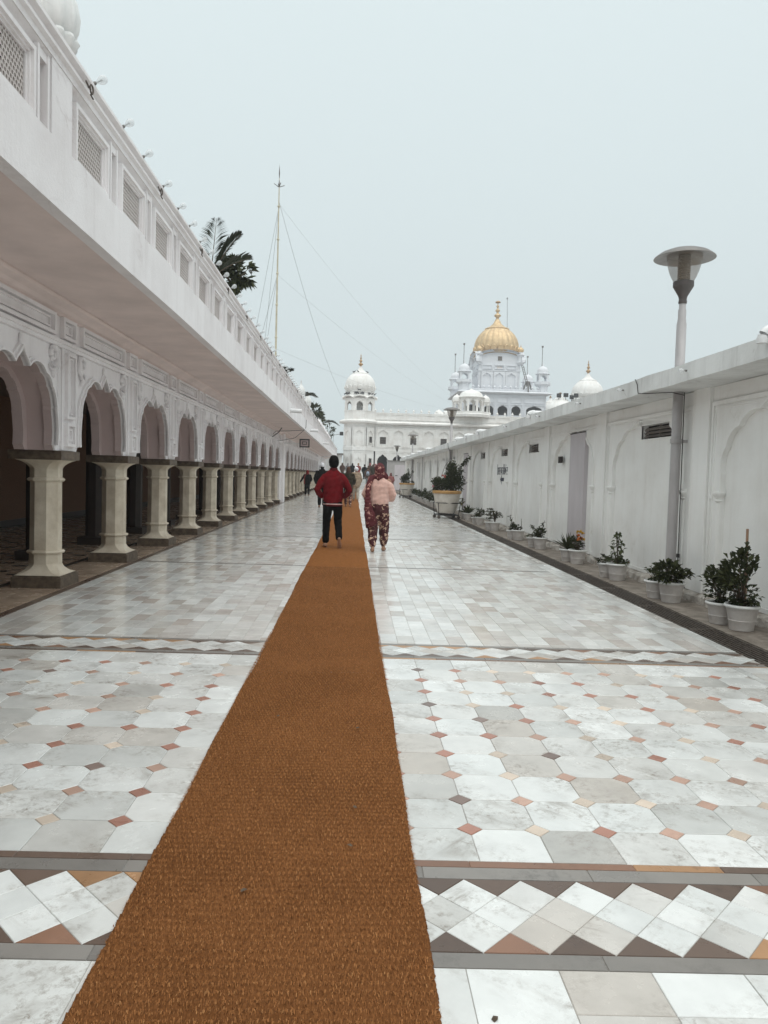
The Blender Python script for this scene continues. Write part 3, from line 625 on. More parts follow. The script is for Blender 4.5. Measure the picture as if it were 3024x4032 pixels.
    cove.prism(pr, lambda u, q, d: (u, d, q), -4, 97); put('cove_moulding', cove.mesh('cove_moulding', SOFFIT), (0, 0, 0), T)
    put('eave_soffit', MB().box(XF-.5, -2.382, -4, 97, 3.442, 3.55).mesh('eave_soffit', SOFFIT), (0, 0, 0), T)
    fa = MB(); r = random.Random(2); y = -4; pts = []        # hand-finished fascia, lower edge a little uneven
    while y <= 97: pts.append((y, 3.418 + r.uniform(-.008, .006))); y += 0.9 if y < 30 else 3
    n = len(pts); vs = [(-2.25, y, z) for y, z in pts] + [(-2.25+r.uniform(-.004, .004), y, 3.66) for y, z in pts] + [(-2.25, y, 3.897) for y, z in pts] + [(-2.38, y, 3.897) for y, z in pts] + [(-2.38, y, z+.012) for y, z in pts]
    fs = [(q*n+i, q*n+i+1, ((q+1) % 5)*n+i+1, ((q+1) % 5)*n+i) for q in range(5) for i in range(n-1)] + [(0, n, 2*n, 3*n, 4*n), (n-1, 5*n-1, 4*n-1, 3*n-1, 2*n-1)]
    put('eave_fascia', fa.add(vs, fs).mesh('eave_fascia', WHITE_L), (0, 0, 0), T)
    put('roof_slab', MB().box(-9, -2.384, -4, 97, 3.552, 3.88).mesh('roof_slab', SOFFIT), (0, 0, 0), T)
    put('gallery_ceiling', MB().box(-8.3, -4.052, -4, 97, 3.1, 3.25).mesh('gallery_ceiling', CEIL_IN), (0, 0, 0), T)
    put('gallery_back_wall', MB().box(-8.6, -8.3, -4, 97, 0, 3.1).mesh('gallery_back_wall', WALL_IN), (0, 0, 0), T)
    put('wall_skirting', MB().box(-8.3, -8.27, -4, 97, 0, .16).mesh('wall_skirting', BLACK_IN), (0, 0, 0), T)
    put('gable_wall', MB().box(-8.6, XF-.02, -4.3, -4, 0, 3.6).box(-8.6, XF-.02, 97, 97.3, 0, 3.6).mesh('gable_wall', WHITE_L), (0, 0, 0), T)
    # parapet with pierced stone screens
    U = 1.183
    def jali(w_, h_, p=.0415, th=.022):
        """pierced screen: hexagonal holes in a stone plate"""
        mb = MB(); nx = max(2, int(round(w_/p))); p = w_/nx; dz = p*.866; nz = int(h_/dz)+1; z0 = 0
        for j in range(nz):
            for i in range(nx+1):
                cy = (i + (.5 if j % 2 == 0 else 0))*p; cz = (j+.5)*dz
                cell = []; holep = []
                for k in range(6):
                    a = math.pi/6 + k*math.pi/3; cell.append((cy+p/1.732*math.cos(a), cz+p/1.732*math.sin(a))); holep.append((cy+p*.375*math.cos(a), cz+p*.375*math.sin(a)))
                cl = lambda q: (min(max(q[0], 0), w_), min(max(q[1], 0), h_)); cell = [cl(q) for q in cell]; holep = [cl(q) for q in holep]
                vs = [(th, *q) for q in cell] + [(th, *q) for q in holep] + [(0, *q) for q in holep]
                mb.add(vs, [(k, (k+1) % 6, 6+(k+1) % 6, 6+k) for k in range(6)] + [(6+k, 6+(k+1) % 6, 12+(k+1) % 6, 12+k) for k in range(6)])
        return mb
    jm = jali(.66, .35).mesh('jali_screen', JALI); jn = jali(.13, .40).mesh('narrow_jali', JALI)
    mb = frame(MB(), XM, .125, .935, 3.90, 4.372, .034, -.10, -.012); frame(mb, XM, .159, .901, 3.934, 4.338, .02, -.10, -.035); frame(mb, XM, .179, .881, 3.954, 4.318, .016, -.10, -.055)
    wf = mb.mesh('window_frame', WHITE_L)
    mu = MB().box(-.10, -.008, .952, .985, 3.898, 4.42).box(-.10, -.008, 1.125, 1.158, 3.898, 4.42).box(-.10, -.02, .985, 1.125, 4.36, 4.42); mu = mu.mesh('mullion', WHITE_L)
    bk = MB().box(-.30, -.20, 0, U, 3.9, 4.44).mesh('parapet_bay', JBACK)  # brown sheet added behind the screens so their holes look dark
    so = MB(); so.prism([(-.2, 4.375), (-.10, 4.375), (-.004, 4.445), (-.2, 4.445)], lambda u, q, d: (u, d, q), 0, U)
    so.box(-.2, -.085, 0, .125, 3.898, 4.375).box(-.2, -.085, .935, .99, 3.898, 4.375).box(-.2, -.085, 1.12, U, 3.898, 4.375).box(-.2, -.101, .125, .935, 4.33, 4.374).box(-.2, -.101, .125, .935, 3.898, 3.955); so = so.mesh('lintel', WHITE_L)
    starts = [6.11+U*i for i in range(24)] + [34.95+U*i for i in range(4)] + [40.1+U*i for i in range(48)] + [5.72-U*(i+1) for i in range(6)]
    for y in starts:
        o = put('parapet_bay', bk, (-2.25, y, 0), T)
        for nm, mm in (('window_frame', wf), ('mullion', mu), ('lintel', so)): put(nm, mm, (-2.25, y, 0), o)
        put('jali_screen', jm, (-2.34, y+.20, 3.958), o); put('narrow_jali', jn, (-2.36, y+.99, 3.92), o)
    for a, b in ((5.72, 6.11), (34.5, 34.95), (39.68, 40.1), (96.88, 97)): put('parapet_pier', MB().box(-2.5, -2.252, a, b, 3.897, 4.446).mesh('parapet_pier', WHITE_L), (0, 0, 0), T)
    cp = MB(); cp.prism([(-2.55, 4.447), (-2.245, 4.447), (-2.245, 4.49), (-2.215, 4.505), (-2.215, 4.53), (-2.24, 4.54), (-2.24, 4.555), (-2.19, 4.575), (-2.19, 4.605), (-2.20, 4.612), (-2.55, 4.612)], lambda u, q, d: (u, d, q), -4, 97)
    put('parapet_coping', cp.mesh('parapet_coping', WHITE_L), (0, 0, 0), T)
    for i in range(20):                      # curled iron brackets under the coping
        y = 6.25+2.2*i; mb = MB(); mb.tube([(0, -.05, .02), (0, .02, 0)], .007, 5)
        mb.tube([(.012, .045+.034*math.cos(a), .0+.034*math.sin(a)) for a in [2*math.pi*q/14 for q in range(15)]], .007, 5); mb.tube([(0, .05, -.035), (.02, .065, -.07)], .006, 5)
        put('iron_bracket', mb.mesh('iron_bracket', IRON), (-2.18, y, 4.50), T)
    for y, r_ in ((26.3, .075), (38.2, .075), (54, .07)): put('drain_spout', MB().tube([(-2.3, y, 3.62), (-1.85, y, 3.60)], r_, 12).mesh('drain_spout', PVC, True, 40), (0, 0, 0), T)
    mb = MB().tube([(-2.235, 34.8, 3.9), (-2.23, 34.6, 3.55), (-2.28, 34.2, 3.40), (-2.9, 33.4, 3.30), (-3.4, 32.9, 3.25), (-3.5, 32.6, 3.1)], .012, 5)
    mb.tube([(-2.28, 34.2, 3.40), (-2.7, 34.4, 3.05), (-3.2, 34.6, 2.95), (-3.5, 34.5, 2.9)], .01, 5); mb.tube([(-3.5, 32.4, 2.98), (-3.3, 33.0, 3.2), (-3.2, 33.4, 3.42)], .02, 5)
    put('hanging_cable', mb.mesh('hanging_cable', CABLE), (0, 0, 0), T)
    mb = MB().tube([(-3.5, 79, 2.0), (-3.45, 79, 3.0), (-3.35, 79, 3.2), (-2.6, 78.5, 3.25), (-2.3, 78.2, 3.42)], .035, 6); put('downpipe', mb.mesh('downpipe', PVC), (0, 0, 0), T)
    return T
arcade()
# gallery floor
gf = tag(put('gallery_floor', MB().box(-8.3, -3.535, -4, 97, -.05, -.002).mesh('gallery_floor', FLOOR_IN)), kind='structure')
put('dark_line', MB().box(-4.36, -4.26, -4, 97, -.002, .003).mesh('dark_line', BLACK_IN), (0, 0, 0), gf); put('dark_line', MB().box(-8.3, -8.15, -4, 97, -.002, .003).mesh('dark_line', BLACK_IN), (0, 0, 0), gf)
insm = MB().box(-.10, .10, -.05, .05, 0, .004).mesh('inlay', BLACK_IN)
for i in range(12):
    for j in range(26): put('inlay', insm, (-4.6-.32*i, 7.4+.62*j+(.31 if i % 2 else 0), -.001), gf)
mb = MB()
for j in range(70):
    y = 1+j*.42
    for a, b in ((-4.25, -3.9), (-3.895, -3.54)): mb.box(a, b, y+.004, y+.416, -.002, .003)
tag(put('threshold_slab_field', mb.mesh('threshold_slab_field', FLOOR_IN), (0, 0, 0), gf), kind='stuff')

# bulbs along the coping
hold = MB().lathe([(.0, 0), (.018, 0), (.018, .03), (.014, .042), (.0, .042)], 10).mesh('bulb_holder', GREYCAP)
gl = MB().lathe([(.012, .04), (.018, .055), (.038, .085), (.045, .112), (.038, .142), (.02, .157), (0, .16)], 14).mesh('glass', CLEAR, True)
fil = MB().lathe([(.006, .04), (.006, .09), (.012, .10), (.0, .11)], 6).mesh('filament_stem', GUY)
y = 6.43
for i in range(40):
    t = thing('festoon_bulb', 'clear glass bulb sticking out over the coping of the gallery parapet', 'bulb', (-2.21, y, 4.605), 'bulbs along the gallery parapet'); t.rotation_euler = (0, R(62), R(random.uniform(-8, 8)))
    t.scale = (.82,)*3
    for nm, mm in (('bulb_holder', hold), ('glass', gl), ('filament_stem', fil)): loc_put(nm, mm, t)
    y += random.uniform(.55, .8)
# flood lamp on the gallery wall
t = thing('flood_lamp', 'square black flood lamp on an arm under the gallery eave', 'lamp', (-3.6, 38.0, 2.95))
loc_put('arm', MB().box(0, .85, -.05, .05, -.04, .02).mesh('arm', PVC), t)
loc_put('housing', frame(MB().box(.85, 1.35, -.04, .02, -.2, .22), YM, .85, 1.35, -.2, .22, .05, -.08, -.04).mesh('housing', BLK), t)
loc_put('lens', MB().box(.91, 1.29, -.05, -.042, -.14, .16).mesh('lens', MAUVE), t); loc_put('reflector', frame(MB(), YM, .98, 1.22, -.06, .09, .03, -.07, -.051).mesh('reflector', BLK), t)
# ------------------------------------------------------------------ right: low service building
def right_wall():
    T = thing('service_building', 'low white building with blind cusped arches, flat eave and small louvred vents', 'building', (6.5, 30, 0))
    cur = cusped(1.42, 1.40, 1.62, 2.40, 2.50, 4, .05)
    bays = [11.52+3.9*k for k in range(-3, 14)]
    spec = {0: ('v', 10.65, 11.8), 1: ('d', 14.5, 15.5), 2: ('v', 18.3, 19.46), 3: ('v', 22.0, 23.15), 4: ('v', 25.8, 26.9), 5: ('d', 29.6, 30.75), 6: ('w', 33.45, 34.1), 7: ('w', 37.3, 37.95), 8: ('w', 41.05, 41.65), 9: ('w', 44.9, 45.5), 10: ('w', 48.9, 49.4), 11: ('d', 52.6, 53.5)}
    plate = arch_plate(MB(), XM, cur, -1.725, 1.725, .12, 2.525, 0, .055).mesh('arch_bay', WHITE_R)
    trim = arch_trim(MB(), XM, cusped(1.42, 1.42, 1.62, 2.40, 2.50, 4, .05), .05, 0, -.016).mesh('arch_moulding', WHITE_R)
    mb = frame(MB(), XM, -1.715, 1.715, .13, 2.52, .05, 0, -.018); frame(mb, XM, -1.64, 1.64, .14, 2.45, .02, 0, -.009); fr = mb.mesh('panel_frame', WHITE_R)
    caps = []
    for s in (-1, 1):
        cp = MB(); u = s*1.46; cp.lathe([(.03, 1.27), (.055, 1.30), (.035, 1.315), (.06, 1.345), (.085, 1.38), (.085, 1.40), (.05, 1.41)], 10, (.0, u)); cp.lathe([(.04, .14), (.035, 1.27)], 10, (.0, u))
        cp.box(-.03, .05, s*1.46-.07, s*1.46+.07, 1.40, 1.425)
        cp.box(-.02, .05, s*1.66-.05, s*1.66+.05, 1.32, 1.36); caps.append(cp.mesh('colonette', WHITE_R, True, 40))
    pil = MB().box(-.045, .06, -.225, .225, .12, 2.71).mesh('pilaster', WHITE_R)
    ledge = put('wall_core', MB().box(4.62, 9, -6, 66, 0, 2.71).mesh('wall_core', WHITE_R), (0, 0, 0), T)
    for k, y in zip(range(-3, 14), bays):
        sp = spec.get(k); hole = None
        if sp and sp[0] == 'v': hole = (sp[1], sp[2], 2.165, 2.375)
        if sp and sp[0] == 'w': hole = (sp[1], sp[2], 2.0, 2.40)
        f = MB(); y0, y1 = y-1.95, y+1.95
        if hole:
            a, b, c, d = hole; f.box(4.5, 4.615, y0, a, 0, 2.71).box(4.5, 4.615, b, y1, 0, 2.71).box(4.5, 4.615, a, b, 0, c).box(4.5, 4.615, a, b, d, 2.71)
        else: f.box(4.5, 4.615, y0, y1, 0, 2.71)
        o = put('wall_bay', f.mesh('wall_bay', WHITE_R), (0, 0, 0), T)
        pm_ = plate
        if hole:                            # the opening breaks the arch line
            ua, ub = hole[0]-y, hole[1]-y; n_ = []
            zt = lambda u: next((q0[1]+(q1[1]-q0[1])*(u-q0[0])/(q1[0]-q0[0]+1e-9) for q0, q1 in zip(cur[:-1], cur[1:]) if q0[0] <= u <= q1[0]), 2.4)
            n_ = [p for p in cur if p[0] < ua] + [(ua, min(zt(ua), hole[3])), (ua, max(hole[3], zt(ua))), (ub, max(hole[3], zt(ub))), (ub, min(zt(ub), hole[3]))] + [p for p in cur if p[0] > ub]
            pm_ = arch_plate(MB(), XM, n_, -1.725, 1.725, .12, 2.525, 0, .055).mesh('arch_relief', WHITE_R)
        put('arch_relief', pm_, (4.446, y, 0), o); hole or put('arch_moulding', trim, (4.446, y, 0), o); put('panel_frame', fr, (4.446, y, 0), o); [put('colonette', q, (4.45, y, 0), o) for q in caps]
        if hole:
            v = put('vent', MB().box(4.605, 4.618, a, b, c, d).mesh('vent', DARK), (0, 0, 0), T)
            if sp[0] == 'v':
                for q in range(3):
                    z = c+.035+.055*q; s_ = MB(); s_.prism([(4.53, z), (4.55, z-.012), (4.60, z+.025), (4.58, z+.037)], lambda u, w_, d_: (u, d_, w_), a, b); put('louvre', s_.mesh('louvre', LOUV), (0, 0, 0), v)
                put('vent_frame', frame(MB(), XM, a-.02, b+.02, c-.02, d+.02, .02, 4.49, 4.52).mesh('vent_frame', WHITE_R), (0, 0, 0), v)
                put('vent_post', MB().box(4.55, 4.58, (a+b)/2-.012, (a+b)/2+.012, c, d).mesh('vent_post', LOUV), (0, 0, 0), v)
            else:
                for q in range(4): yy = a+(b-a)*(q+.5)/4; put('bar', MB().box(4.52, 4.55, yy-.02, yy+.02, c, d).mesh('bar', LOUV), (0, 0, 0), v)
        if sp and sp[0] == 'd':
            dd = put('door', MB().box(4.425, 4.5, sp[1], sp[2], .10, 2.43).mesh('door', LILAC), (0, 0, 0), T)
            put('door_head', MB().box(4.42, 4.5, sp[1]-.01, sp[2]+.02, 2.432, 2.45).mesh('door_head', DARK), (0, 0, 0), dd)
        put('pilaster', pil, (4.446, y-1.95, 0), T)
    put('wall_band', MB().box(4.449, 4.5, -6, 66, 2.527, 2.706).mesh('wall_band', WHITE_R), (0, 0, 0), T)
    put('end_wall', MB().box(4.45, 9, 66, 66.3, 0, 2.9).mesh('end_wall', WHITE_R), (0, 0, 0), T)
    # eave slab, hand-floated edge
    r = random.Random(4); y = -6; pts = []
    while y <= 66.6: pts.append((y, r.uniform(-.010, .010), r.uniform(-.008, .008))); y += .7 if y < 30 else 2.5
    n = len(pts); vs = []
    for q in range(4):
        for y, a, b in pts: vs.append([(3.9+b, y, 2.712+a), (3.9+b, y, 2.925+a*.7), (5.2, y, 2.94), (5.2, y, 2.712)][q])
    fs = [(q*n+i, q*n+i+1, ((q+1) % 4)*n+i+1, ((q+1) % 4)*n+i) for q in range(4) for i in range(n-1)] + [(0, n, 2*n, 3*n), (n-1, 4*n-1, 3*n-1, 2*n-1)]
    put('eave_slab', MB().add(vs, fs).mesh('eave_slab', FASCIA_R), (0, 0, 0), T)
    put('roof_slab', MB().box(5.2, 9, -6, 66.3, 2.72, 2.935).mesh('roof_slab', FASCIA_R), (0, 0, 0), T)
    # broken plinth kerb at the wall foot
    vs = []; fs = []; y = -6; pr = []
    while y < 66:
        h = .10 + r.uniform(-.03, .035); d = 4.34 + r.uniform(-.03, .05); pr.append((y, d, h)); y += .22 if y < 22 else 1.2
    n = len(pr)
    for q in range(4):
        for y, d, h in pr: vs.append([(d-.02, y, -.01), (d, y, h*.7), (d+.05, y, h), (4.52, y, h+.03)][q])
    fs = [(q*n+i, q*n+i+1, (q+1)*n+i+1, (q+1)*n+i) for q in range(3) for i in range(n-1)]
    put('plinth_kerb', MB().add(vs, fs).mesh('plinth_kerb', plain('flaking_wash', (.55, .52, .48), .85, .25, 6, .8, 22, col2=(.20, .16, .125), bdist=.03)), (0, 0, 0), T)
    # roof drain elbows
    for y, l in ((7.15, .5), (16.9, .55), (24, .5), (26.6, .4), (29.2, .4), (41, .45), (46.5, .5), (52, .5), (57, .5), (61, .5)):
        mb = MB().tube([(3.85+l+.5, y+.15, 2.985), (3.93, y, 2.985)] + [(3.93-.085*math.sin(a), y, 2.90+.085*math.cos(a)) for a in [math.pi/2*q/6 for q in range(1, 7)]] + [(3.845, y, 2.86)], .045, 12); mb.tube([(3.845, y, 2.90), (3.845, y, 2.85)], .053, 12); mb.tube([(3.93, y, 2.985), (3.99, y+.01, 2.985)], .053, 12)
        put('roof_drain', mb.mesh('roof_drain', PVC, True, 50), (0, 0, 0), T)
    for y in (48.7, 56.4): put('downpipe', MB().tube([(4.40, y, .1), (4.40, y, 2.71)], .06, 8).mesh('downpipe', GREYPOST, True, 50), (0, 0, 0), T)
    put('socket_box', frame(MB().box(4.41, 4.45, 16.10, 16.30, 1.86, 2.0), XM, 16.10, 16.30, 1.86, 2.0, .02, 4.40, 4.41).mesh('socket_box', DARK), (0, 0, 0), T)
    mb = MB().tube([(3.892, 10.55, 2.93), (3.885, 10.45, 2.85), (3.885, 10.4, 2.72), (3.93, 10.2, 2.70), (4.15, 9.9, 2.69), (4.25, 9.75, 2.64)], .006, 5)
    mb.tube([(3.89, 31.8, 2.9), (3.88, 31.5, 2.7), (4.1, 32.6, 2.55), (4.28, 33.9, 2.3), (4.25, 35.5, 2.0), (4.3, 38, 1.3)], .012, 5)
    put('loose_wire', mb.mesh('loose_wire', CABLE), (0, 0, 0), T)
    # painted notice and arrow
    def lettering(txt, ymid, z0, width, height, name):
        cu = bpy.data.curves.new('lettering', 'FONT'); cu.body = txt; cu.size = 1; cu.align_x = 'LEFT'; cu.extrude = .004; cu.resolution_u = 3
        to = bpy.data.objects.new('tmp', cu); COL.objects.link(to); bpy.context.view_layer.update()
        me = bpy.data.meshes.new_from_object(to.evaluated_get(bpy.context.evaluated_depsgraph_get())); bpy.data.objects.remove(to)
        if not len(me.vertices): return
        co = np.array([v.co for v in me.vertices]); mn, mx = co.min(0), co.max(0)
        for v in me.vertices:
            a = (v.co.x-mn[0])/(mx[0]-mn[0]); b = (v.co.y-mn[1])/(mx[1]-mn[1]); d = (v.co.z-mn[2])/max(1e-6, mx[2]-mn[2])
            v.co = (4.4985 - .003*d, ymid + width/2 - a*width, z0 + b*height)
        me.materials.clear(); me.materials.append(BLUEINK); put(name, me, (0, 0, 0), T)
    lettering('ਇਸਨਾਨ ਘਰ ਬੀਬੀਆਂ ਦਾ', 22.96, 1.60, 1.62, .33, 'painted_lettering')
    lettering('ਇਸਨਾਨ ਘਰ', 41.4, 1.62, .95, .30, 'painted_lettering')
    for yc, sc_ in ((22.95, 1), (41.3, .8)):
        ar = [(.30, 0), (.02, .17), (.10, .055), (-.28, .055), (-.28, -.055), (.10, -.055), (.02, -.17)]
        mb = MB().prism([(yc+u*sc_, 1.46+q*sc_*.95) for u, q in ar], XM, 4.4955, 4.4985); put('painted_arrow', mb.mesh('painted_arrow', BLUEINK), (0, 0, 0), T)
    return T
right_wall()
led = tag(put('pot_ledge', MB().box(3.80, 4.6, -6, 70, -.05, .002).mesh('pot_ledge', CONC)), kind='structure')
tag(put('drain_channel', MB().box(3.472, 3.798, -6, 60, -.056, -.045).mesh('drain_channel', PIT)), kind='structure')
# grating panels
gb = MB().box(-.009, .009, 0, 1.40, -.035, 0).mesh('grate_bar', IRON); ge = MB().box(-.16, .16, 0, .028, -.037, .002).mesh('end_bar', IRON); gs = MB().box(-.009, .009, .03, 1.37, -.037, .002).mesh('side_bar', IRON)
farg = MB()
for i in range(7): farg.box(-.135+i*.045-.009, -.135+i*.045+.009, 0, 1.40, -.035, 0)
farg.box(-.16, .16, 0, .028, -.037, .002); farg = farg.mesh('drain_grate', IRON)
for i in range(38):
    y = 3.39+1.422*i-1.422; loc = (3.635, y, -.004)
    lab, gp = 'rusty iron drain grating panel in the channel beside the white pots', 'grating panels of the right-hand drain'
    if i < 16:
        t = thing('drain_grate', lab, 'grate', loc, gp); t.rotation_euler = (0, 0, random.uniform(-.003, .003))
        loc_put('end_bar', ge, t); loc_put('end_bar', ge, t, (0, 1.372, 0))
        for j in range(7): loc_put('grate_bar', gb, t, (-.132+.044*j, .002, 0))
    else: tag(put('drain_grate', farg, loc), lab, 'grate', gp)

# small bulbs on the right fascia
for y in (8.9, 11.0, 13.1, 16.0, 19.5):
    t = thing('fascia_bulb', 'small clear bulb fixed to the rain-marked fascia of the service building', 'bulb', (3.895, y, 2.83), 'bulbs on the right fascia')
    t.rotation_euler = (0, R(-90), 0); t.scale = (.6,)*3
    loc_put('bulb_holder', hold, t); loc_put('glass', gl, t)

# ------------------------------------------------------------------ street lamps
def lamp(label, x, y, near=True):
    t = thing('street_lamp', label, 'street lamp', (x, y, 0), 'grey lamp posts along the service building')
    loc_put('post', MB().lathe([(.068, 0), (.063, 3.62), (.056, 3.63), (.056, 3.66), (.052, 3.67), (.052, 3.80), (.044, 3.81), (.044, 3.93)], 20).mesh('post', GREYPOST, True, 40), t)
    n = loc_put('neck', MB().lathe([(.052, 3.88), (.056, 3.90), (.050, 3.93), (.054, 3.96), (.06, 3.98), (.128, 4.10), (.133, 4.105), (.133, 4.165), (.11, 4.166)], 24).mesh('neck', DARKCAP, True, 35), t)
    loc_put('globe', MB().lathe([(.122, 4.16), (.155, 4.22), (.185, 4.29), (.208, 4.37), (.222, 4.45), (.228, 4.52)], 28, cap=False).mesh('globe', SMOKE, True), t)
    mb = MB(); z = 4.17; pr = []
    while z < 4.53: pr += [(.066, z), (.082, z+.006), (.082, z+.016), (.066, z+.022)]; z += .026
    loc_put('louvre_stack', MB().lathe(pr, 20).mesh('louvre_stack', BLK), t)
    loc_put('shade', MB().lathe([(.0, 4.515), (.22, 4.515), (.30, 4.505), (.385, 4.47), (.392, 4.472), (.385, 4.485), (.31, 4.54), (.22, 4.575), (.10, 4.595), (0, 4.60)], 36).mesh('shade', GREYCAP, True, 50), t)
    c = loc_put('clamp', MB().lathe([(.066, 2.03), (.078, 2.03), (.078, 2.09), (.066, 2.09)], 20, cap=False).box(.05, .20, -.02, .02, 2.04, 2.08).mesh('clamp', GREYPOST, True, 40), t)
    loc_put('conduit', MB().tube([(.085, -.03, .05), (.085, -.03, .8), (.075, -.02, 2.71)], .007, 5).box(.07, .10, -.05, -.01, .50, .55).mesh('conduit', CABLE), t)
lamp('grey lamp post with mushroom shade behind the nearest pots, clamped to the wall', 4.30, 10.05)
lamp('grey lamp post behind the nearer wheeled planter, the second along the wall', 4.30, 34.0)
lamp('grey lamp post before a barred window of the entrance block, third along wall', 4.30, 56.5)
lamp('farthest small grey lamp post, beside the grey metal cabin', 4.36, 78.5)

# ------------------------------------------------------------------ plants
def leaf(mb, p, d, l, wd, fold=.25, droop=.15):
    d = d.normalized(); s = d.cross(Vector((0, 0, 1)));
    if s.length < .05: s = Vector((1, 0, 0))
    s.normalize(); s = (Matrix.Rotation(random.uniform(-.8, .8), 3, d) @ s); u = s.cross(d)
    a = p; b = p + d*l*.5 - u*0; c = p + d*l - Vector((0, 0, droop*l))
    k = len(mb.v); mb.v += [tuple(a), tuple(b+s*wd*.5+u*fold*wd), tuple(c), tuple(b-s*wd*.5+u*fold*wd), tuple(b)]
    mb.f += [(k, k+1, k+4), (k+1, k+2, k+4), (k+2, k+3, k+4), (k+3, k, k+4)]
def rv(a=1): 
    while True:
        v = Vector((random.uniform(-1, 1), random.uniform(-1, 1), random.uniform(-1, 1)))
        if .05 < v.length < 1: return v*a
def bushy(mb, st, c, rx, rz, n, ll, lw, stems=6, gap=.35):
    """twigs fan out and carry leaves in uneven clumps"""
    clumps = []
    for i in range(stems*2):
        v = rv(); clumps.append(Vector((c[0]+v.x*rx, c[1]+v.y*rx, c[2]+v.z*rz)))
    for q in clumps: st.tube([(c[0]*.6+q.x*.1, c[1]*.6+q.y*.1, max(.0, c[2]-rz*1.05)), ((c[0]+q.x)/2+random.uniform(-.02, .02), (c[1]+q.y)/2, (c[2]-rz+q.z)/2), tuple(q)], [.006, .004, .002], 4)
    for i in range(n):
        q = random.choice(clumps); v = rv(rx*gap); p = q + Vector((v.x, v.y, v.z*rz/rx*1.1))
        d = (p - Vector((c[0], c[1], c[2]-rz*.6))); d = d.normalized() + rv(.8); leaf(mb, p, d, ll*random.uniform(.6, 1.3), lw*random.uniform(.7, 1.2))
def branch(mb, st, pts, n, ll, lw, r=.06):
    """leafy shoot along a bent line"""
    pts = [Vector(p) for p in pts]; st.tube(pts, [.008*(1-.7*i/len(pts)) for i in range(len(pts))], 5)
    for i in range(n):
        t = random.uniform(.15, 1)*(len(pts)-1); k = min(int(t), len(pts)-2); p = pts[k].lerp(pts[k+1], t-k); d = rv() + Vector((0, 0, .25)); leaf(mb, p + rv(r*.5), d, ll*random.uniform(.7, 1.2), lw)
def blossom(mb, p, r, n=14):
    for i in range(n): leaf(mb, Vector(p) + rv(r*.35), rv() + Vector((0, -.2, .3)), r*random.uniform(.7, 1.1), r*.8, .3, 0)
POTP = [(.105, 0), (.112, .004), (.125, .085), (.128, .09), (.131, .10), (.128, .106), (.145, .205), (.148, .21), (.148, .228)]
RIMP = [(.146, .222), (.168, .226), (.173, .238), (.170, .252), (.158, .258), (.150, .252), (.146, .235)]
potm = MB().lathe(POTP, 28).mesh('pot', POT, True, 35); rimm = MB().lathe(RIMP, 28, cap=False).mesh('pot_rim', POTRIM, True); soilm = MB().lathe([(.0, .226), (.07, .236), (.145, .228)], 20).mesh('soil', SOIL, True)
def potted(x, y, s, label, build, group='white plastic pots along the drain'):
    t = thing('potted_plant', label, 'potted plant', (x, y, .002), group, random.uniform(-3, 3), s)
    p = loc_put('pot', potm, t); loc_put('pot_rim', rimm, p); loc_put('soil', soilm, p)
    leafs, stems, extra = MB(), MB(), {}
    mat = build(leafs, stems, extra) or LEAF
    for q_ in (leafs, stems): q_.v = [(x_*1.18, y_*1.18, .24+(z_-.24)*1.16) for x_, y_, z_ in q_.v]
    for q_ in extra: extra[q_][0].v = [(x_*1.18, y_*1.18, .24+(z_-.24)*1.16) for x_, y_, z_ in extra[q_][0].v]
    if leafs.f:
        me = bpy.data.meshes.new('foliage'); me.from_pydata(leafs.v, [], leafs.f); me.materials.append(mat); loc_put('foliage', me, t)
    if stems.f: loc_put('stem', stems.mesh('stem', BARK, True), t)
    for nm, (mb, mt) in extra.items(): 
        me = bpy.data.meshes.new(nm); me.from_pydata(mb.v, [], mb.f); me.materials.append(mt); loc_put(nm, me, t)
    return t
def b_dense(h, r, n=260, l=.055, wd=.032, m=LEAF):
    def f(a, b, e): bushy(a, b, (0, 0, .24+h/2), r, h/2, n, l, wd, 8); bushy(a, b, (0, 0, .29), .10, .05, 60, l*.8, wd, 3); return m
    return f
def b_stake(a, b, e):
    b_dense(.46, .16, 620, .06, .036)(a, b, e); s = MB().tube([(.02, 0, .2), (.0, .03, .90)], .011, 6); e['stake'] = (s, STAKE)
def b_open(a, b, e):
    for q in ((-.05, .02, .62), (.06, 0, .60), (-.02, -.03, .50), (.10, .02, .47), (-.09, .0, .44)):
        branch(a, b, [(0, 0, .22), (q[0]*.4, q[1], .22+(q[2]-.22)*.5), q], 14, .055, .03, .05)
        for i in range(9): leaf(a, Vector(q) + rv(.02), rv() + Vector((0, 0, .15)), .07, .034)
    bushy(a, b, (0, 0, .29), .12, .05, 110, .06, .03, 5)
    f = MB(); blossom(f, (-.12, -.08, .27), .025); e['flower'] = (f, REDF); return LEAF2
def b_mari(a, b, e):
    b_dense(.24, .10, 240, .05, .022)(a, b, e); o = MB(); yv = MB()
    for p in ((.02, -.05, .47), (.05, -.02, .43), (.03, -.07, .42)): blossom(o, p, .035, 26)
    for p in ((.03, .02, .53), (-.01, .0, .52), (.08, .02, .41), (.06, .03, .50)): blossom(yv, p, .032, 26)
    e['orange_flower'] = (o, MARI); e['yellow_flower'] = (yv, MARY)
def b_arch(side):
    def f(a, b, e):
        branch(a, b, [(0, 0, .22), (.06*side, 0, .30), (.15*side, .02, .40), (.21*side, .02, .52)], 46, .055, .032, .06)
        bushy(a, b, (-.02*side, 0, .29), .11, .06, 90, .055, .03, 5); branch(a, b, [(-.05*side, 0, .22), (-.07*side, 0, .36), (-.06*side, 0, .50)], 4, .03, .015, .01); return LEAF
    return f
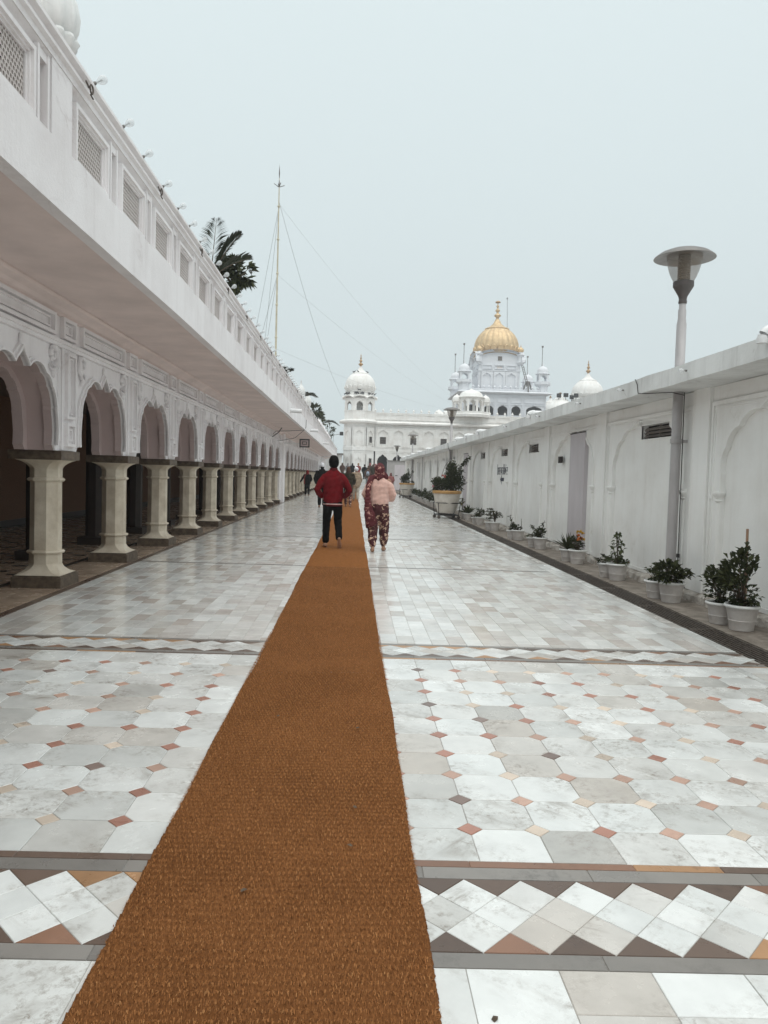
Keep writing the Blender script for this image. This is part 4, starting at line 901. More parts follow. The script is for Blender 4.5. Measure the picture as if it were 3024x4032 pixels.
def b_mixed(a, b, e):
    b_dense(.22, .09, 160)(a, b, e); branch(a, b, [(0, 0, .25), (-.03, 0, .40), (-.05, 0, .54)], 30, .07, .022, .05); branch(a, b, [(.02, 0, .3), (.10, 0, .40), (.19, 0, .46)], 26, .055, .03, .05)
    for i in range(5): leaf(a, Vector((.10, 0, .27)), Vector((1, random.uniform(-.4, .4), .35)), .24, .018, .1, .5)
    return LEAF
def b_spiky(a, b, e):
    for i in range(46):
        an = random.uniform(0, 6.28); el_ = random.uniform(.25, 1.45); d = Vector((math.cos(an)*math.cos(el_), math.sin(an)*math.cos(el_), math.sin(el_))); leaf(a, Vector((0, 0, .24)), d, random.uniform(.24, .36), .034, .2, .06)
    return LEAF
def b_fern(a, b, e):
    for i in range(12):
        an = random.uniform(0, 6.28); r = random.uniform(.08, .2); z = random.uniform(.36, .55); pts = [(0, 0, .23), (r*.4*math.cos(an), r*.4*math.sin(an), z), (r*math.cos(an), r*math.sin(an), z*.93), (r*1.35*math.cos(an), r*1.35*math.sin(an), z*.78)]
        branch(a, b, pts, 26, .055, .014, .02)
    return LEAF
def b_tier(a, b, e):
    b.tube([(0, 0, .22), (0, 0, .62)], .008, 5)
    for z, r in ((.34, .14), (.44, .17), (.53, .15), (.60, .09)):
        for i in range(6):
            an = i*1.047+z*9; branch(a, b, [(0, 0, z), (r*.6*math.cos(an), r*.6*math.sin(an), z+.02), (r*math.cos(an), r*math.sin(an), z+.01)], 13, .045, .02, .025)
    return LEAF
def b_low(a, b, e): bushy(a, b, (0, 0, .28), .12, .06, 140, .055, .028, 6); return LEAF
def b_yel(a, b, e):
    for i in range(14): leaf(a, Vector((0, 0, .30+.02*i)), rv() + Vector((0, 0, .3)), .22, .06, .2, .3)
    b.tube([(0, 0, .2), (0, 0, .55)], .012, 5); return LEAF3
P = potted
P(4.045, 7.64, 1.04, 'large white pot with dense bush and bamboo stake, nearest pot on the right', b_stake)
P(3.985, 7.98, .92, 'white pot with leggy dark bush just behind the staked pot', b_dense(.38, .16, 330, .06, .036))
P(4.03, 9.36, 1.02, 'white pot of drooping dark bush standing against the near lamp post', b_dense(.24, .18, 420, .065, .036))
P(3.965, 9.68, .90, 'white pot with small rounded shrub left of the near lamp post', b_dense(.20, .11, 170, .055, .038))
P(4.04, 11.35, 1.0, 'white pot with tall open yellowish plant between door and lamp post', b_open)
P(3.985, 11.68, .88, 'white pot with low ferny plant tucked behind the tall open plant', b_low)
P(4.05, 13.45, 1.0, 'white pot with orange and yellow marigolds in front of the lilac door', b_mari)
P(3.98, 13.85, .88, 'white pot with spiky green plant half hidden behind the marigold pot', b_spiky)
P(4.04, 16.15, .98, 'white pot with mixed upright plant and long arching leaf, beyond the marigolds', b_mixed)
P(3.97, 16.5, .86, 'white pot with low clump half hidden behind the mixed upright plant', b_low)
P(4.03, 18.3, .98, 'white pot with one leafy shoot leaning towards the wall', b_arch(1))
P(3.95, 18.65, .86, 'white pot with small round bush beside the leaning shoot', b_dense(.16, .09, 120))
P(4.03, 21.4, .98, 'white pot with weeping fern-like plant below the painted arrow', b_fern)
P(3.96, 21.8, .88, 'white pot with tiered plant like a small fir behind the weeping fern', b_tier)
P(4.02, 23.9, .98, 'white pot with leafy dark bush under the painted lettering', b_dense(.26, .12, 220))
P(3.95, 24.3, .86, 'smaller white pot with low bush behind the leafy bush under the lettering', b_low)
P(4.0, 26.2, .98, 'white pot with spiky agave right of the nearer wheeled planter', b_spiky)
P(4.05, 27.1, .86, 'white pot with trailing clump behind the spiky agave', b_spiky)
P(4.12, 28.6, 1.05, 'white pot with broad yellowish leaves just behind the nearer wheeled planter', b_yel)
for i in range(15):
    P(4.0+random.uniform(-.08, .08), 30.5+i*1.45, random.uniform(.95, 1.2), 'white pot with dark bush in the row between the two wheeled planters', random.choice((b_dense(.36, .16, 160, .07, .045), b_dense(.5, .14, 170, .07, .045), b_spiky, b_dense(.3, .18, 150, .07, .045))), 'row of pots between the wheeled planters')
for i in range(5):
    P(4.0+random.uniform(-.08, .08), 54+i*1.7, 1.1, 'white pot with dark bush in the row past the farther wheeled planter', b_dense(.4, .16, 120, .08, .05), 'row of pots past the farther planter')

# wheeled planters
def planter(x, y, rz, label, tall):
    t = thing('wheeled_planter', label, 'planter', (x, y, 0), None, rz)
    b = loc_put('tub', MB().lathe([(.30, .20), (.31, .20), (.33, .26), (.335, .28), (.42, .56), (.44, .62), (.44, .635), (.445, .66), (.475, .84), (.485, .845), (.485, .875), (.48, .885), (.48, .90)], 36).mesh('tub', BIGPOT, True, 30), t)
    loc_put('gold_rim', MB().lathe([(.47, .895), (.515, .895), (.525, .91), (.525, .985), (.51, 1.0), (.47, 1.0), (.46, .96)], 36, cap=False).mesh('gold_rim', GOLDRIM, True, 35), b); loc_put('soil', MB().lathe([(0, .97), (.465, .94)], 24).mesh('soil', SOIL), b)
    s = MB(); h = .36
    for z in (.13, .56):
        k = h if z < .3 else h*1.12
        for a in range(4):
            c, d = math.cos(a*math.pi/2), math.sin(a*math.pi/2); p = Vector((c*k-d*k, d*k+c*k, z)); q = Vector((c*k+d*k, d*k-c*k, z)); s.tube([p, q], .022 if z < .3 else .016, 4)
    for sx in (-1, 1):
        s.tube([(sx*h, 0, .13), (-sx*h*.1, 0, .13)], .02, 4)
        for sy in (-1, 1): s.tube([(sx*h, sy*h, .12), (sx*h*1.12, sy*h*1.12, .57)], .014, 4)
    loc_put('stand', s.mesh('stand', BLK), t)
    for sx in (-1, 1):
        for sy in (-1, 1):
            cw = MB().prism([(sx*h+.055*math.cos(a), .055+.055*math.sin(a)) for a in [2*math.pi*i/16 for i in range(16)]], YM, sy*h-.02, sy*h+.02); cw.box(sx*h-.02, sx*h+.02, sy*h-.028, sy*h-.022, .05, .13); loc_put('caster', cw.mesh('caster', IRON), t)
    lf, st = MB(), MB(); fl = MB(); fp = MB()
    if tall:
        bushy(lf, st, (-.26, 0, 1.22), .28, .24, 900, .09, .06, 16, .4); bushy(lf, st, (.22, 0, 1.28), .32, .30, 1500, .09, .06, 22, .4); bushy(lf, st, (.14, 0, 1.62), .22, .36, 760, .09, .06, 14, .4)
        branch(lf, st, [(.2, 0, 1.2), (.42, 0, 1.60), (.48, 0, 1.85), (.66, .02, 2.05), (.80, .03, 2.22)], 190, .095, .06, .12); branch(lf, st, [(.15, 0, 1.2), (.12, 0, 1.6), (.08, 0, 1.95)], 60, .08, .05, .1); branch(lf, st, [(.2, 0, 1.3), (.44, 0, 1.5), (.56, 0, 1.72)], 90, .09, .055, .12)
        branch(lf, st, [(.3, 0, 1.0), (.5, 0, 1.12), (.56, 0, 1.05)], 26, .09, .05, .08)
        for p in ((-.20, -.1, 1.52), (-.13, -.1, 1.50)): blossom(fl, p, .055, 24)
        blossom(fp, (-.55, -.1, 1.14), .06, 30); st.tube([(-.45, -.05, .95), (-.52, -.08, 1.05), (-.55, -.1, 1.12)], .006, 4)
    else:
        bushy(lf, st, (-.08, 0, 1.22), .30, .24, 900, .09, .06, 16, .4); bushy(lf, st, (-.05, 0, 1.45), .2, .22, 400, .09, .06, 9, .4)
        branch(lf, st, [(.1, 0, 1.2), (.30, 0, 1.55), (.36, 0, 1.8), (.46, 0, 1.7)], 60, .09, .055, .1); branch(lf, st, [(0, 0, 1.2), (.1, 0, 1.7), (.05, 0, 1.95)], 50, .09, .055, .1); branch(lf, st, [(.2, 0, 1.1), (.42, 0, 1.1), (.5, 0, 1.0)], 40, .1, .06, .1)
    for nm, mb, mt in (('foliage', lf, LEAF), ('coral_flower', fl, ROSE), ('pink_flower', fp, PINKF)):
        if mb.f: me = bpy.data.meshes.new(nm); me.from_pydata(mb.v, [], mb.f); me.materials.append(mt); loc_put(nm, me, t)
    loc_put('stem', st.mesh('stem', BARK), t)
planter(3.36, 27.25, .12, 'big gold-rimmed white tub of tall roses on a wheeled black stand, nearer one', True)
planter(3.55, 50.8, .25, 'gold-rimmed white tub of bushy plant on a wheeled stand near the cabin', False)
# ------------------------------------------------------------------ entrance block with bell-shaped domed tower
ONION = lambda r, z0, h: [(r*.88, z0), (r*.96, z0+h*.09), (r*.995, z0+h*.2), (r, z0+h*.3), (r*.985, z0+h*.44), (r*.93, z0+h*.60), (r*.83, z0+h*.75), (r*.68, z0+h*.89), (r*.52, z0+h)]
def dome_parts(root, c, r, z0, h, mat, spire, ribs=16, seg=96, brass=BRASS, tip=None):
    """drum petals, ribbed shell, inverted lotus cap and finial"""
    cx, cy = c
    sh = loc_put('dome_shell', MB().lathe(ONION(r, z0, h), seg, c, 0, ribs, .05, cap=False).mesh('dome_shell', mat, True), root)
    pm = MB()
    for i in range(ribs):
        a0 = 2*math.pi*(i+.5)/ribs; n = 9; vs = []
        for j in range(n):
            t = -1 + 2*j/(n-1); a = a0 + t*math.pi/ribs*.94; top = z0 + h*.30*(1-abs(t)**2.6*.55)
            for z, q in ((z0-h*.01, .925), (z0+h*.10, 1.005), (top-h*.03, 1.05), (top, 1.01)): vs.append((cx+r*q*math.cos(a), cy+r*q*math.sin(a), z))
        pm.add(vs, [(j*4+k, (j+1)*4+k, (j+1)*4+k+1, j*4+k+1) for j in range(n-1) for k in range(3)])
    loc_put('lotus_petals', pm.mesh('lotus_petals', mat), sh)
    zt = z0+h; loc_put('lotus_cap', MB().lathe([(r*.50, zt-.01*h), (r*.56, zt), (r*.55, zt+h*.03), (r*.36, zt+h*.10), (r*.20, zt+h*.22), (r*.11, zt+h*.36), (r*.06, zt+h*.44)], 48, c, 0, ribs, .08).mesh('lotus_cap', mat, True, 50), sh)
    zs = zt+h*.43; L = spire; s = r*.13
    loc_put('finial', MB().lathe([(s*.45, zs), (s*.5, zs+L*.05), (s*1.15, zs+L*.14), (s*1.2, zs+L*.18), (s*.4, zs+L*.27), (s*.35, zs+L*.33), (s*.8, zs+L*.40), (s*.8, zs+L*.43), (s*.3, zs+L*.52), (s*.3, zs+L*.58), (s*.55, zs+L*.63), (s*.2, zs+L*.71), (s*.18, zs+L*.8), (s*.3, zs+L*.83), (s*.08, zs+L*.88), (.004, zs+L)], 14, c).mesh('finial', brass, True), sh)
    return sh
def ring_plates(root, c, ap, n, z0, z1, hw, zs, zap, mat, ph, name='arched_side', th=.12, only=None):
    """polygonal kiosk: one arched plate for each side"""
    side = ap*math.tan(math.pi/n)
    cur = cusped(hw, z0+.05, zs, zap-.10*(zap-z0), zap, 4, hw*.05)
    me = arch_plate(MB(), YM, cur, -side, side, z0, z1, 0, th).mesh(name, mat)
    for i in range(n):
        a = ph + 2*math.pi*i/n
        if only and i not in only: continue
        loc_put(name, me, root, (c[0]+ap*math.sin(a), c[1]-ap*math.cos(a), 0), (0, 0, a))
def finial_bud(r=.14, h=.55): return MB().lathe([(r*.7, 0), (r*.75, h*.06), (r*.35, h*.12), (r*.35, h*.2), (r, h*.36), (r*1.02, h*.46), (r*.7, h*.62), (r*.25, h*.74), (r*.12, h*.86), (.004, h)], 12)
def entrance():
    T = thing('entrance_block', 'white marble-clad entrance block with arched niches and domed corner tower', 'building', (0, 100, -.167), None, 0, 1.1111)
    L = lambda n, mb, m, p=None, **k: loc_put(n, mb.mesh(n, m, **k), p or T)
    # upper wall over open ground-floor arches
    L('upper_wall', MB().box(2.0, 30, .001, 10, 4.72, 7.93), FAR_W)
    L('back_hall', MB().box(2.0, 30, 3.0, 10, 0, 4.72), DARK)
    P0 = 2.40; PITCH = 1.80
    g_cur = cusped(.635, 0, 2.95, 3.72, 3.92, 4, .05); pl = arch_plate(MB(), YM, g_cur, -.9, .9, 0, 4.25, -.06, .45).mesh('ground_arch', FAR_W)
    gw = frame(MB(), YM, -.80, .80, .05, 4.18, .06, -.13, -.06).mesh('arch_border', FAR_W)
    n_cur = cusped(.58, 4.76, 6.25, 6.66, 6.80, 3, .02); ni = arch_plate(MB(), YM, n_cur, -.9, .9, 4.76, 7.12, -.16, 0).mesh('blind_arch', FAR_W)
    nf = frame(MB(), YM, -.76, .76, 4.80, 7.08, .05, -.22, -.16).mesh('niche_border', FAR_W)
    for k in range(11):
        xc = 3.31 + PITCH*k
        if k < 8:
            o = loc_put('ground_arch', pl, T, (xc, 0, 0)); loc_put('arch_border', gw, o)
        o = loc_put('blind_arch', ni, T, (xc, 0, 0)); loc_put('niche_border', nf, o)
        if k % 2 == 0:
            wv = loc_put('window', frame(MB(), YM, -.42, .42, 5.08, 6.02, .06, -.045, 0).mesh('window', FAR_W), T, (xc-.02, 0, 0)); loc_put('pane', MB().box(-.36, .36, -.02, -.002, 5.14, 5.96).mesh('pane', DARK), wv)
            b = MB()
            for q in range(5): b.box(-.30+.15*q-.012, -.30+.15*q+.012, -.034, -.021, 5.14, 5.96)
            for z in (5.4, 5.68): b.box(-.36, .36, -.034, -.0212, z-.012, z+.012)
            loc_put('bars', b.mesh('bars', LOUV), wv)
    L('band', MB().box(2.0, 22, -.10, .0, 4.26, 4.745).box(2.0, 22, -.14, 0, 4.66, 4.75), FAR_W)
    L('frieze', MB().box(2.0, 30, -.06, 0, 7.125, 7.40), FAR_W)
    ch = MB(); ch.prism([(0, 7.41), (-.55, 7.52), (-.58, 7.62), (-.5, 7.68), (0, 7.86)], lambda u, q, d: (d, u, q), 1.9, 30); L('chajja', ch, FAR_W)
    dr = MB()
    for i in range(110): dr.box(2.6+i*.17, 2.6+i*.17+.09, -.56, -.52, 7.43, 7.53)
    tag(L('drip_edge', dr, FAR_W), kind='stuff')
    L('parapet', MB().box(2.0, 30, -.05, .2, 7.935, 8.76).box(2.0, 30, -.09, .24, 8.76, 8.83), FAR_W)
    pf = frame(MB(), YM, -.80, .80, 8.03, 8.68, .08, -.13, -.05).mesh('parapet_panel', FAR_W)
    for k in range(14): loc_put('parapet_panel', pf, T, (3.2+PITCH*k, 0, 0))
    fb = finial_bud().mesh('finial_bud', FAR_W, True)
    for k in range(26): loc_put('finial_bud', fb, T, (2.33+.905*k, .07, 8.83))
    # little chhatris glimpsed on the roof behind
    for x, y, r in ((10.2, 3.5, .55), (11.4, 3.2, .75)): L('roof_cupola', MB().lathe([(r, 8.7), (r, 9.0), (r*1.1, 9.05), (r*1.05, 9.15), (r*.9, 9.35), (r*.55, 9.55), (r*.1, 9.66), (0, 9.8)], 24, (x, y)), FAR_W, smooth=True, ang=40)
    # oriel pavilion above the parapet
    kx, ky = 13.7, .6; K = MB().lathe([(2.3, 8.6), (2.35, 8.9), (2.25, 9.0), (2.25, 9.24)], 8, (kx, ky), R(22.5)); kb = L('pavilion', K, FAR_W)
    ring_plates(kb, (kx, ky), 1.35, 8, 9.245, 10.95, .40, 10.15, 10.72, FAR_W, 0, 'pavilion_arch', .1)
    loc_put('pavilion_roof', MB().lathe([(1.62, 10.90), (1.66, 10.98), (1.45, 11.02), (1.42, 11.12), (1.30, 11.40), (1.0, 11.66), (.55, 11.82), (.25, 11.88), (.2, 11.97), (0, 12.05)], 32, (kx, ky)).mesh('pavilion_roof', FAR_W, True, 40), kb)
    for sx in (-1, 1):
        c2_ = (kx+sx*1.72, ky-.1); ring_plates(kb, c2_, .46, 6, 9.245, 10.45, .20, 9.95, 10.30, FAR_W, 0, 'side_arch', .06)
        loc_put('side_dome', MB().lathe([(.62, 10.42), (.64, 10.5), (.52, 10.53), (.54, 10.68), (.50, 10.9), (.34, 11.12), (.12, 11.22), (.05, 11.34), (0, 11.42)], 20, c2_).mesh('side_dome', FAR_W, True, 40), kb)
    # octagonal tower
    c = (.45, .65); A = R(22.5); k8 = 1/math.cos(A)
    tw = L('tower_shaft', MB().lathe([(1.79*k8, 0), (1.79*k8, 4.28), (1.86*k8, 4.30), (1.86*k8, 4.72), (1.79*k8, 4.74), (1.79*k8, 7.45)], 8, c, A), FAR_W)
    tn = arch_plate(MB(), YM, cusped(.40, 4.95, 6.15, 6.5, 6.66, 3, .015), -.62, .62, 4.86, 7.0, -.13, 0).mesh('tower_niche', FAR_W); tn2 = arch_plate(MB(), YM, cusped(.40, .3, 2.9, 3.3, 3.52, 3, .015), -.62, .62, .2, 3.95, -.13, 0).mesh('tower_niche', FAR_W)
    for i in (0, 1, 7):
        a = i*math.pi/4; lo = (c[0]+1.79*math.sin(a), c[1]-1.79*math.cos(a), 0)
        loc_put('tower_niche', tn, tw, lo, (0, 0, a)); loc_put('tower_niche', tn2, tw, lo, (0, 0, a))
        if i == 1:
            for z0, z1 in ((5.15, 5.98), (0, 3.45)):
                wv = loc_put('tower_window', frame(MB(), YM, -.30, .30, z0, z1, .06, -.16, 0).mesh('tower_window', FAR_W), tw, lo, (0, 0, a)); loc_put('tower_pane', MB().box(-.24, .24, -.145, -.003, z0+.06, z1-.06).mesh('tower_pane', DARK), tw, lo, (0, 0, a))
    loc_put('tower_chajja', MB().lathe([(1.80*k8, 7.44), (2.33*k8, 7.60), (2.36*k8, 7.70), (2.30*k8, 7.76), (1.82*k8, 7.92)], 8, c, A).mesh('tower_chajja', FAR_W), tw)
    dd = MB()
    for i in range(8):
        a = i*math.pi/4
        for j in range(12):
            t = (-.92+j*.167)*.93; p = Vector((c[0]+2.3*math.sin(a)+t*math.cos(a), c[1]-2.3*math.cos(a)+t*math.sin(a), 0)); dd.box(p.x-.04, p.x+.04, p.y-.03, p.y+.03, 7.50, 7.62)
    tag(loc_put('tower_drip_edge', dd.mesh('tower_drip_edge', FAR_W), tw), kind='stuff')
    loc_put('belfry_base', MB().lathe([(1.76*k8, 7.9), (1.76*k8, 8.86), (1.82*k8, 8.88), (1.82*k8, 8.95), (1.74*k8, 8.96)], 8, c, A).mesh('belfry_base', FAR_W), tw)
    ring_plates(tw, c, 1.755, 8, 8.965, 10.40, .36, 9.55, 10.06, FAR_W, 0, 'belfry_arch', .16)
    loc_put('belfry_floor', MB().lathe([(0, 8.97), (1.6, 8.97)], 16, c).mesh('belfry_floor', FAR_W), tw)
    loc_put('bell_lantern', MB().lathe([(.55, 8.97), (.55, 9.3), (.42, 9.35), (.42, 9.6), (.25, 9.8), (.1, 10.0), (.1, 10.4)], 8, c).mesh('bell_lantern', FAR_W), tw)
    ev = MB()                                 # curved eave: a shallow bow over every side
    for i in range(8):
        a = i*math.pi/4; ex = Vector((math.cos(a), math.sin(a), 0)); ez = Vector((math.sin(a), -math.cos(a), 0)); n = 11; vs = []
        for j in range(n):
            t = -1+2*j/(n-1); bow = .26*(1-t*t)
            for ap, z in ((1.76, 10.36+bow*.8), (2.06, 10.34+bow), (2.08, 10.42+bow), (1.76, 10.52+bow), (1.5, 10.72)):
                s = ap*math.tan(A)*t; p = Vector((c[0], c[1], 0)) + ex*s + ez*ap; vs.append((p.x, p.y, z))
        ev.add(vs, [(j*5+q, (j+1)*5+q, (j+1)*5+q+1, j*5+q+1) for j in range(n-1) for q in range(4)])
    loc_put('bowed_eave', ev.mesh('bowed_eave', FAR_W), tw)
    loc_put('drum', MB().lathe([(1.68, 10.45), (1.68, 11.1), (1.78, 11.14), (1.78, 11.2), (1.62, 11.24), (1.58, 11.3)], 48, c).mesh('drum', FAR_W, True, 40), tw)
    dome_parts(tw, c, 1.80, 11.3, 2.05, FAR_W, 1.55, 18)
    # steps up to the doors
    return T
entrance()
def sanctum():
    T = thing('domed_sanctum', 'white shrine building behind with a ribbed golden onion dome', 'building', (0, 125, -.174), None, 0, 1.1161)
    L = lambda n, mb, m, p=None, **k: loc_put(n, mb.mesh(n, m, **k), p or T)
    L('body', MB().box(15.6, 28.1, .5, 11, 0, 10.84).box(15.6, 28.1, .001, 11, 12.34, 13.86).box(15.6, 28.1, 2.5, 11, 10.84, 12.34), FAR_B)
    for x0, x1 in ((15.6, 18.55), (18.55, 20.62), (20.62, 22.68), (22.68, 24.66), (24.66, 28.1)):
        xc = (x0+x1)/2; hw = min(.74, (x1-x0)/2-.3) if x1-x0 < 2.5 else 1.2
        o = L('gallery_arch', arch_plate(MB(), YM, [(xc+u, z) for u, z in cusped(hw, 10.86, 11.5, 12.12, 12.26, 5, .06)], x0, x1, 10.0, 12.42, 0, .4), FAR_B)
        L('upper_panel', frame(MB(), YM, x0+.2, x1-.2, 12.62, 13.55, .09, -.13, 0), FAR_B, o); L('arch_frame', frame(MB(), YM, x0+.12, x1-.12, 10.1, 12.40, .08, -.12, 0), FAR_B, o)
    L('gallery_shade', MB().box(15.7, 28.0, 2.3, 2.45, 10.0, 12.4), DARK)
    L('side_pilaster', MB().box(15.54, 15.6, .5, 1.0, 10, 13.8).box(15.54, 15.6, 4, 4.5, 10, 13.8).box(15.54, 15.6, 7.5, 8, 10, 13.8), FAR_B)
    ch = MB(); vs = []
    for (m, z) in ((0, 13.80), (.72, 14.02), (.74, 14.12), (.66, 14.18), (0, 14.36)): vs += [(15.6-m, 0-m, z), (28.1+m, 0-m, z), (28.1+m, 11+m, z), (15.6-m, 11+m, z)]
    ch.add(vs, [(j*4+i, j*4+(i+1) % 4, (j+1)*4+(i+1) % 4, (j+1)*4+i) for j in range(4) for i in range(4)]); L('chajja', ch, FAR_B)
    L('roof_parapet', frame(MB(), lambda u, q, d: (u, q, d), 15.7, 28.0, .1, 10.9, .22, 14.0, 14.66), FAR_B)
    fb = finial_bud(.20, .62).mesh('finial_bud', FAR_B, True)
    for i in range(13): loc_put('finial_bud', fb, T, (17.2+.8*i, .2, 14.66))
    pb = MB()
    for i in range(14): pb.box(17.2+.8*i-.03, 17.2+.8*i+.03, .05, .1, 14.1, 14.66)
    L('parapet_post', pb, FAR_B)
    # central cube with bowed gables
    x0, x1, y0, y1 = 18.05, 24.22, .8, 7.0; cx, cy = (x0+x1)/2, (y0+y1)/2
    cube = L('central_cube', MB().box(x0, x1, y0, y1, 14.0, 18.95), FAR_B)
    gab = [(x0, 18.95)] + [(cx+(x1-x0)/2*math.cos(math.pi*(1-t/16)), 18.95+1.15*math.sin(math.pi*t/16)**.8) for t in range(1, 16)] + [(x1, 18.95)]
    L('gable', MB().prism(gab, YM, y0, y1), FAR_B, cube)
    gb2 = [(y0, 18.95)] + [(cy+(y1-y0)/2*math.cos(math.pi*(1-t/16)), 18.95+1.15*math.sin(math.pi*t/16)**.8) for t in range(1, 16)] + [(y1, 18.95)]
    bow = MB(); out = [(cx+(x1-x0+.8)/2*math.cos(math.pi*(1-t/24)), 18.62+1.62*max(0, math.sin(math.pi*t/24))**.8) for t in range(25)]
    for ya in (y0-.55, y1+.1): arch_trim(bow, YM, out, .30, ya, ya+.5)
    out2 = [(cy+(y1-y0+.8)/2*math.cos(math.pi*(1-t/24)), 18.62+1.62*max(0, math.sin(math.pi*t/24))**.8) for t in range(25)]
    for xa in (x0-.55, x1+.1): arch_trim(bow, XM, out2, .30, xa, xa+.5)
    L('bowed_cornice', bow, FAR_B, cube)
    nic = arch_plate(MB(), YM, cusped(.62, 14.6, 16.3, 16.85, 17.05, 4, .06), -.88, .88, 14.5, 17.25, -.2, 0).mesh('cube_niche', FAR_B)
    for xx in (19.30, 21.12, 22.93): loc_put('cube_niche', nic, cube, (xx, y0, 0)); L('cube_panel', frame(MB(), YM, xx-.75, xx+.75, 17.62, 18.25, .10, y0-.18, y0), FAR_B, cube)
    for q in range(3): yy = y0+1.1+q*1.95; L('side_panel', frame(MB(), XM, yy-.7, yy+.7, 14.6, 17.1, .12, x0-.08, x0), FAR_B, cube); L('side_panel', frame(MB(), XM, yy-.7, yy+.7, 17.6, 18.4, .10, x0-.08, x0), FAR_B, cube)
    L('ledge', MB().box(x0-.1, x1+.1, y0-.13, y1+.1, 17.32, 17.46), FAR_B, cube)
    L('square_vent', frame(MB().box(20.9, 21.4, y0-.03, y0, 18.95, 19.45), YM, 20.85, 21.45, 18.9, 19.5, .08, y0-.1, y0), LOUV, cube)
    L('name_tablet', MB().box(20.75, 21.5, y0-.10, y0-.001, 17.72, 18.0), JALI, cube)
    for sx, sy in ((-1, -1), (1, -1), (-1, 1), (1, 1)):
        px, py = cx+sx*(x1-x0)/2*1.0, cy+sy*(y1-y0)/2*1.0
        cb = L('corner_bracket', MB().lathe([(.35, 18.3), (.62, 18.65), (.62, 18.75), (.45, 18.8), (.45, 19.55), (.62, 19.75), (.62, 19.85), (.4, 19.95), (.3, 20.2)], 8, (px, py), A8), FAR_B, cube)
        loc_put('gold_cupola', MB().lathe([(.28, 20.2), (.42, 20.32), (.47, 20.5), (.40, 20.72), (.2, 20.88), (.06, 21.0), (.09, 21.06), (.0, 21.35)], 20, (px, py), 0, 12, .05).mesh('gold_cupola', GOLD, True), cube)
    L('dome_drum', MB().lathe([(2.9, 18.9), (2.9, 20.0), (3.02, 20.1), (2.9, 20.2)], 48, (cx, cy)), GOLD, cube, smooth=True, ang=40)
    dome_parts(T, (cx, cy), 3.38, 20.15, 3.85, GOLD, 2.9, 22, 132, GOLD)
    L('canopy_disc', MB().lathe([(.06, 28.12), (.38, 28.05), (.42, 28.12), (.30, 28.26), (.05, 28.32)], 16, (cx, cy)), BRASS)
    L('dome_rod', MB().tube([(cx+1.55, cy, 24.1), (cx+1.4, cy, 28.6)], .035, 6).lathe([(.03, 28.6), (.12, 28.7), (.10, 28.85), (0, 28.95)], 8, (cx+1.4, cy)), GUY)
    for tx, ty in ((15.9, .7), (27.6, .7), (15.9, 10.4), (27.6, 10.4)):
        s = L('corner_turret', MB().lathe([(.74*k8_, 13.9), (.74*k8_, 15.2), (1.1*k8_, 15.45), (1.14*k8_, 15.5), (1.14*k8_, 15.62)], 8, (tx, ty), A8), FAR_B)
        L('turret_rail', MB().lathe([(1.10*k8_, 15.62), (1.10*k8_, 15.92), (1.02*k8_, 15.92)], 8, (tx, ty), A8), FAR_B, s)
        ring_plates(s, (tx, ty), .72, 4, 15.63, 17.05, .46, 16.35, 16.85, FAR_B, 0, 'turret_arch', .12)
        L('turret_dome', MB().lathe([(1.05, 17.02), (1.08, 17.1), (.84, 17.16), (.80, 17.25), (.84, 17.45), (.78, 17.75), (.55, 18.05), (.22, 18.22), (.1, 18.3), (.08, 18.6), (0, 18.8)], 24, (tx, ty)), FAR_B, s, smooth=True, ang=40)
        L('lamp_mast', MB().tube([(tx-.15, ty, 18.1), (tx-.15, ty, 21.0)], .045, 6).box(tx-.28, tx-.02, ty-.1, ty+.1, 21.0, 21.25), GREYCAP, s)
    L('hoist_ladder', MB().tube([(24.35, .5, 18.2), (25.1, .2, 15.4)], .05, 5).tube([(24.65, .5, 18.2), (25.4, .2, 15.4)], .05, 5), GREYCAP)
    rg = MB()
    for i in range(12): t = i/11; rg.tube([(24.35+.75*t, .5-.3*t, 18.2-2.8*t), (24.65+.75*t, .5-.3*t, 18.2-2.8*t)], .04, 4)
    for i in range(4): a = i*1.57; rg.tube([(25.3+.2*math.cos(a), .3+.2*math.sin(a), 15.9), (25.3+.7*math.cos(a), .3+.7*math.sin(a), 14.3)], .12, 5)
    L('hoist_rungs', rg, GREYCAP)
A8 = R(22.5); k8_ = 1/math.cos(A8)
sanctum()
def side_dome(x, y, r, z0, label, sp=1.9, base=0):
    t = thing('white_dome', label, 'dome', (x, y, base)); loc_put('drum', MB().lathe([(r*.9, 0), (r*.9, z0-.4), (r, z0-.3), (r, z0-.2), (r*.9, z0)], 40).mesh('drum', FAR_W, True, 40), t); dome_parts(t, (0, 0), r, z0, r*1.12, FAR_W, sp, 18)
side_dome(38.2, 125, 2.6, 15.0, 'white ribbed dome with brass finial showing above the right-hand eave', 2.3)
side_dome(33.6, 131, 1.9, 12.6, 'small white dome mostly hidden right of the shrine', .4)
side_dome(31.8, 118, 2.2, 11.4, 'low white dome under the flood lamps', .2)
for i, (x, z, rz) in enumerate(((31.3, 14.2, .5), (32.4, 14.3, 0), (33.3, 14.0, .6), (34.0, 14.3, -.4))):
    t = thing('roof_flood_lamp', 'dark flood lamp in the cluster above the low dome', 'lamp', (x, 117, z), 'flood lamps by the low dome', rz)
    loc_put('housing', frame(MB().box(-.35, .35, -.1, .1, 0, .6), YM, -.35, .35, 0, .6, .06, -.16, -.1).mesh('housing', BLK), t); loc_put('stand', MB().tube([(0, 0, -1.2), (0, 0, 0)], .05, 5).mesh('stand', GREYCAP), t)

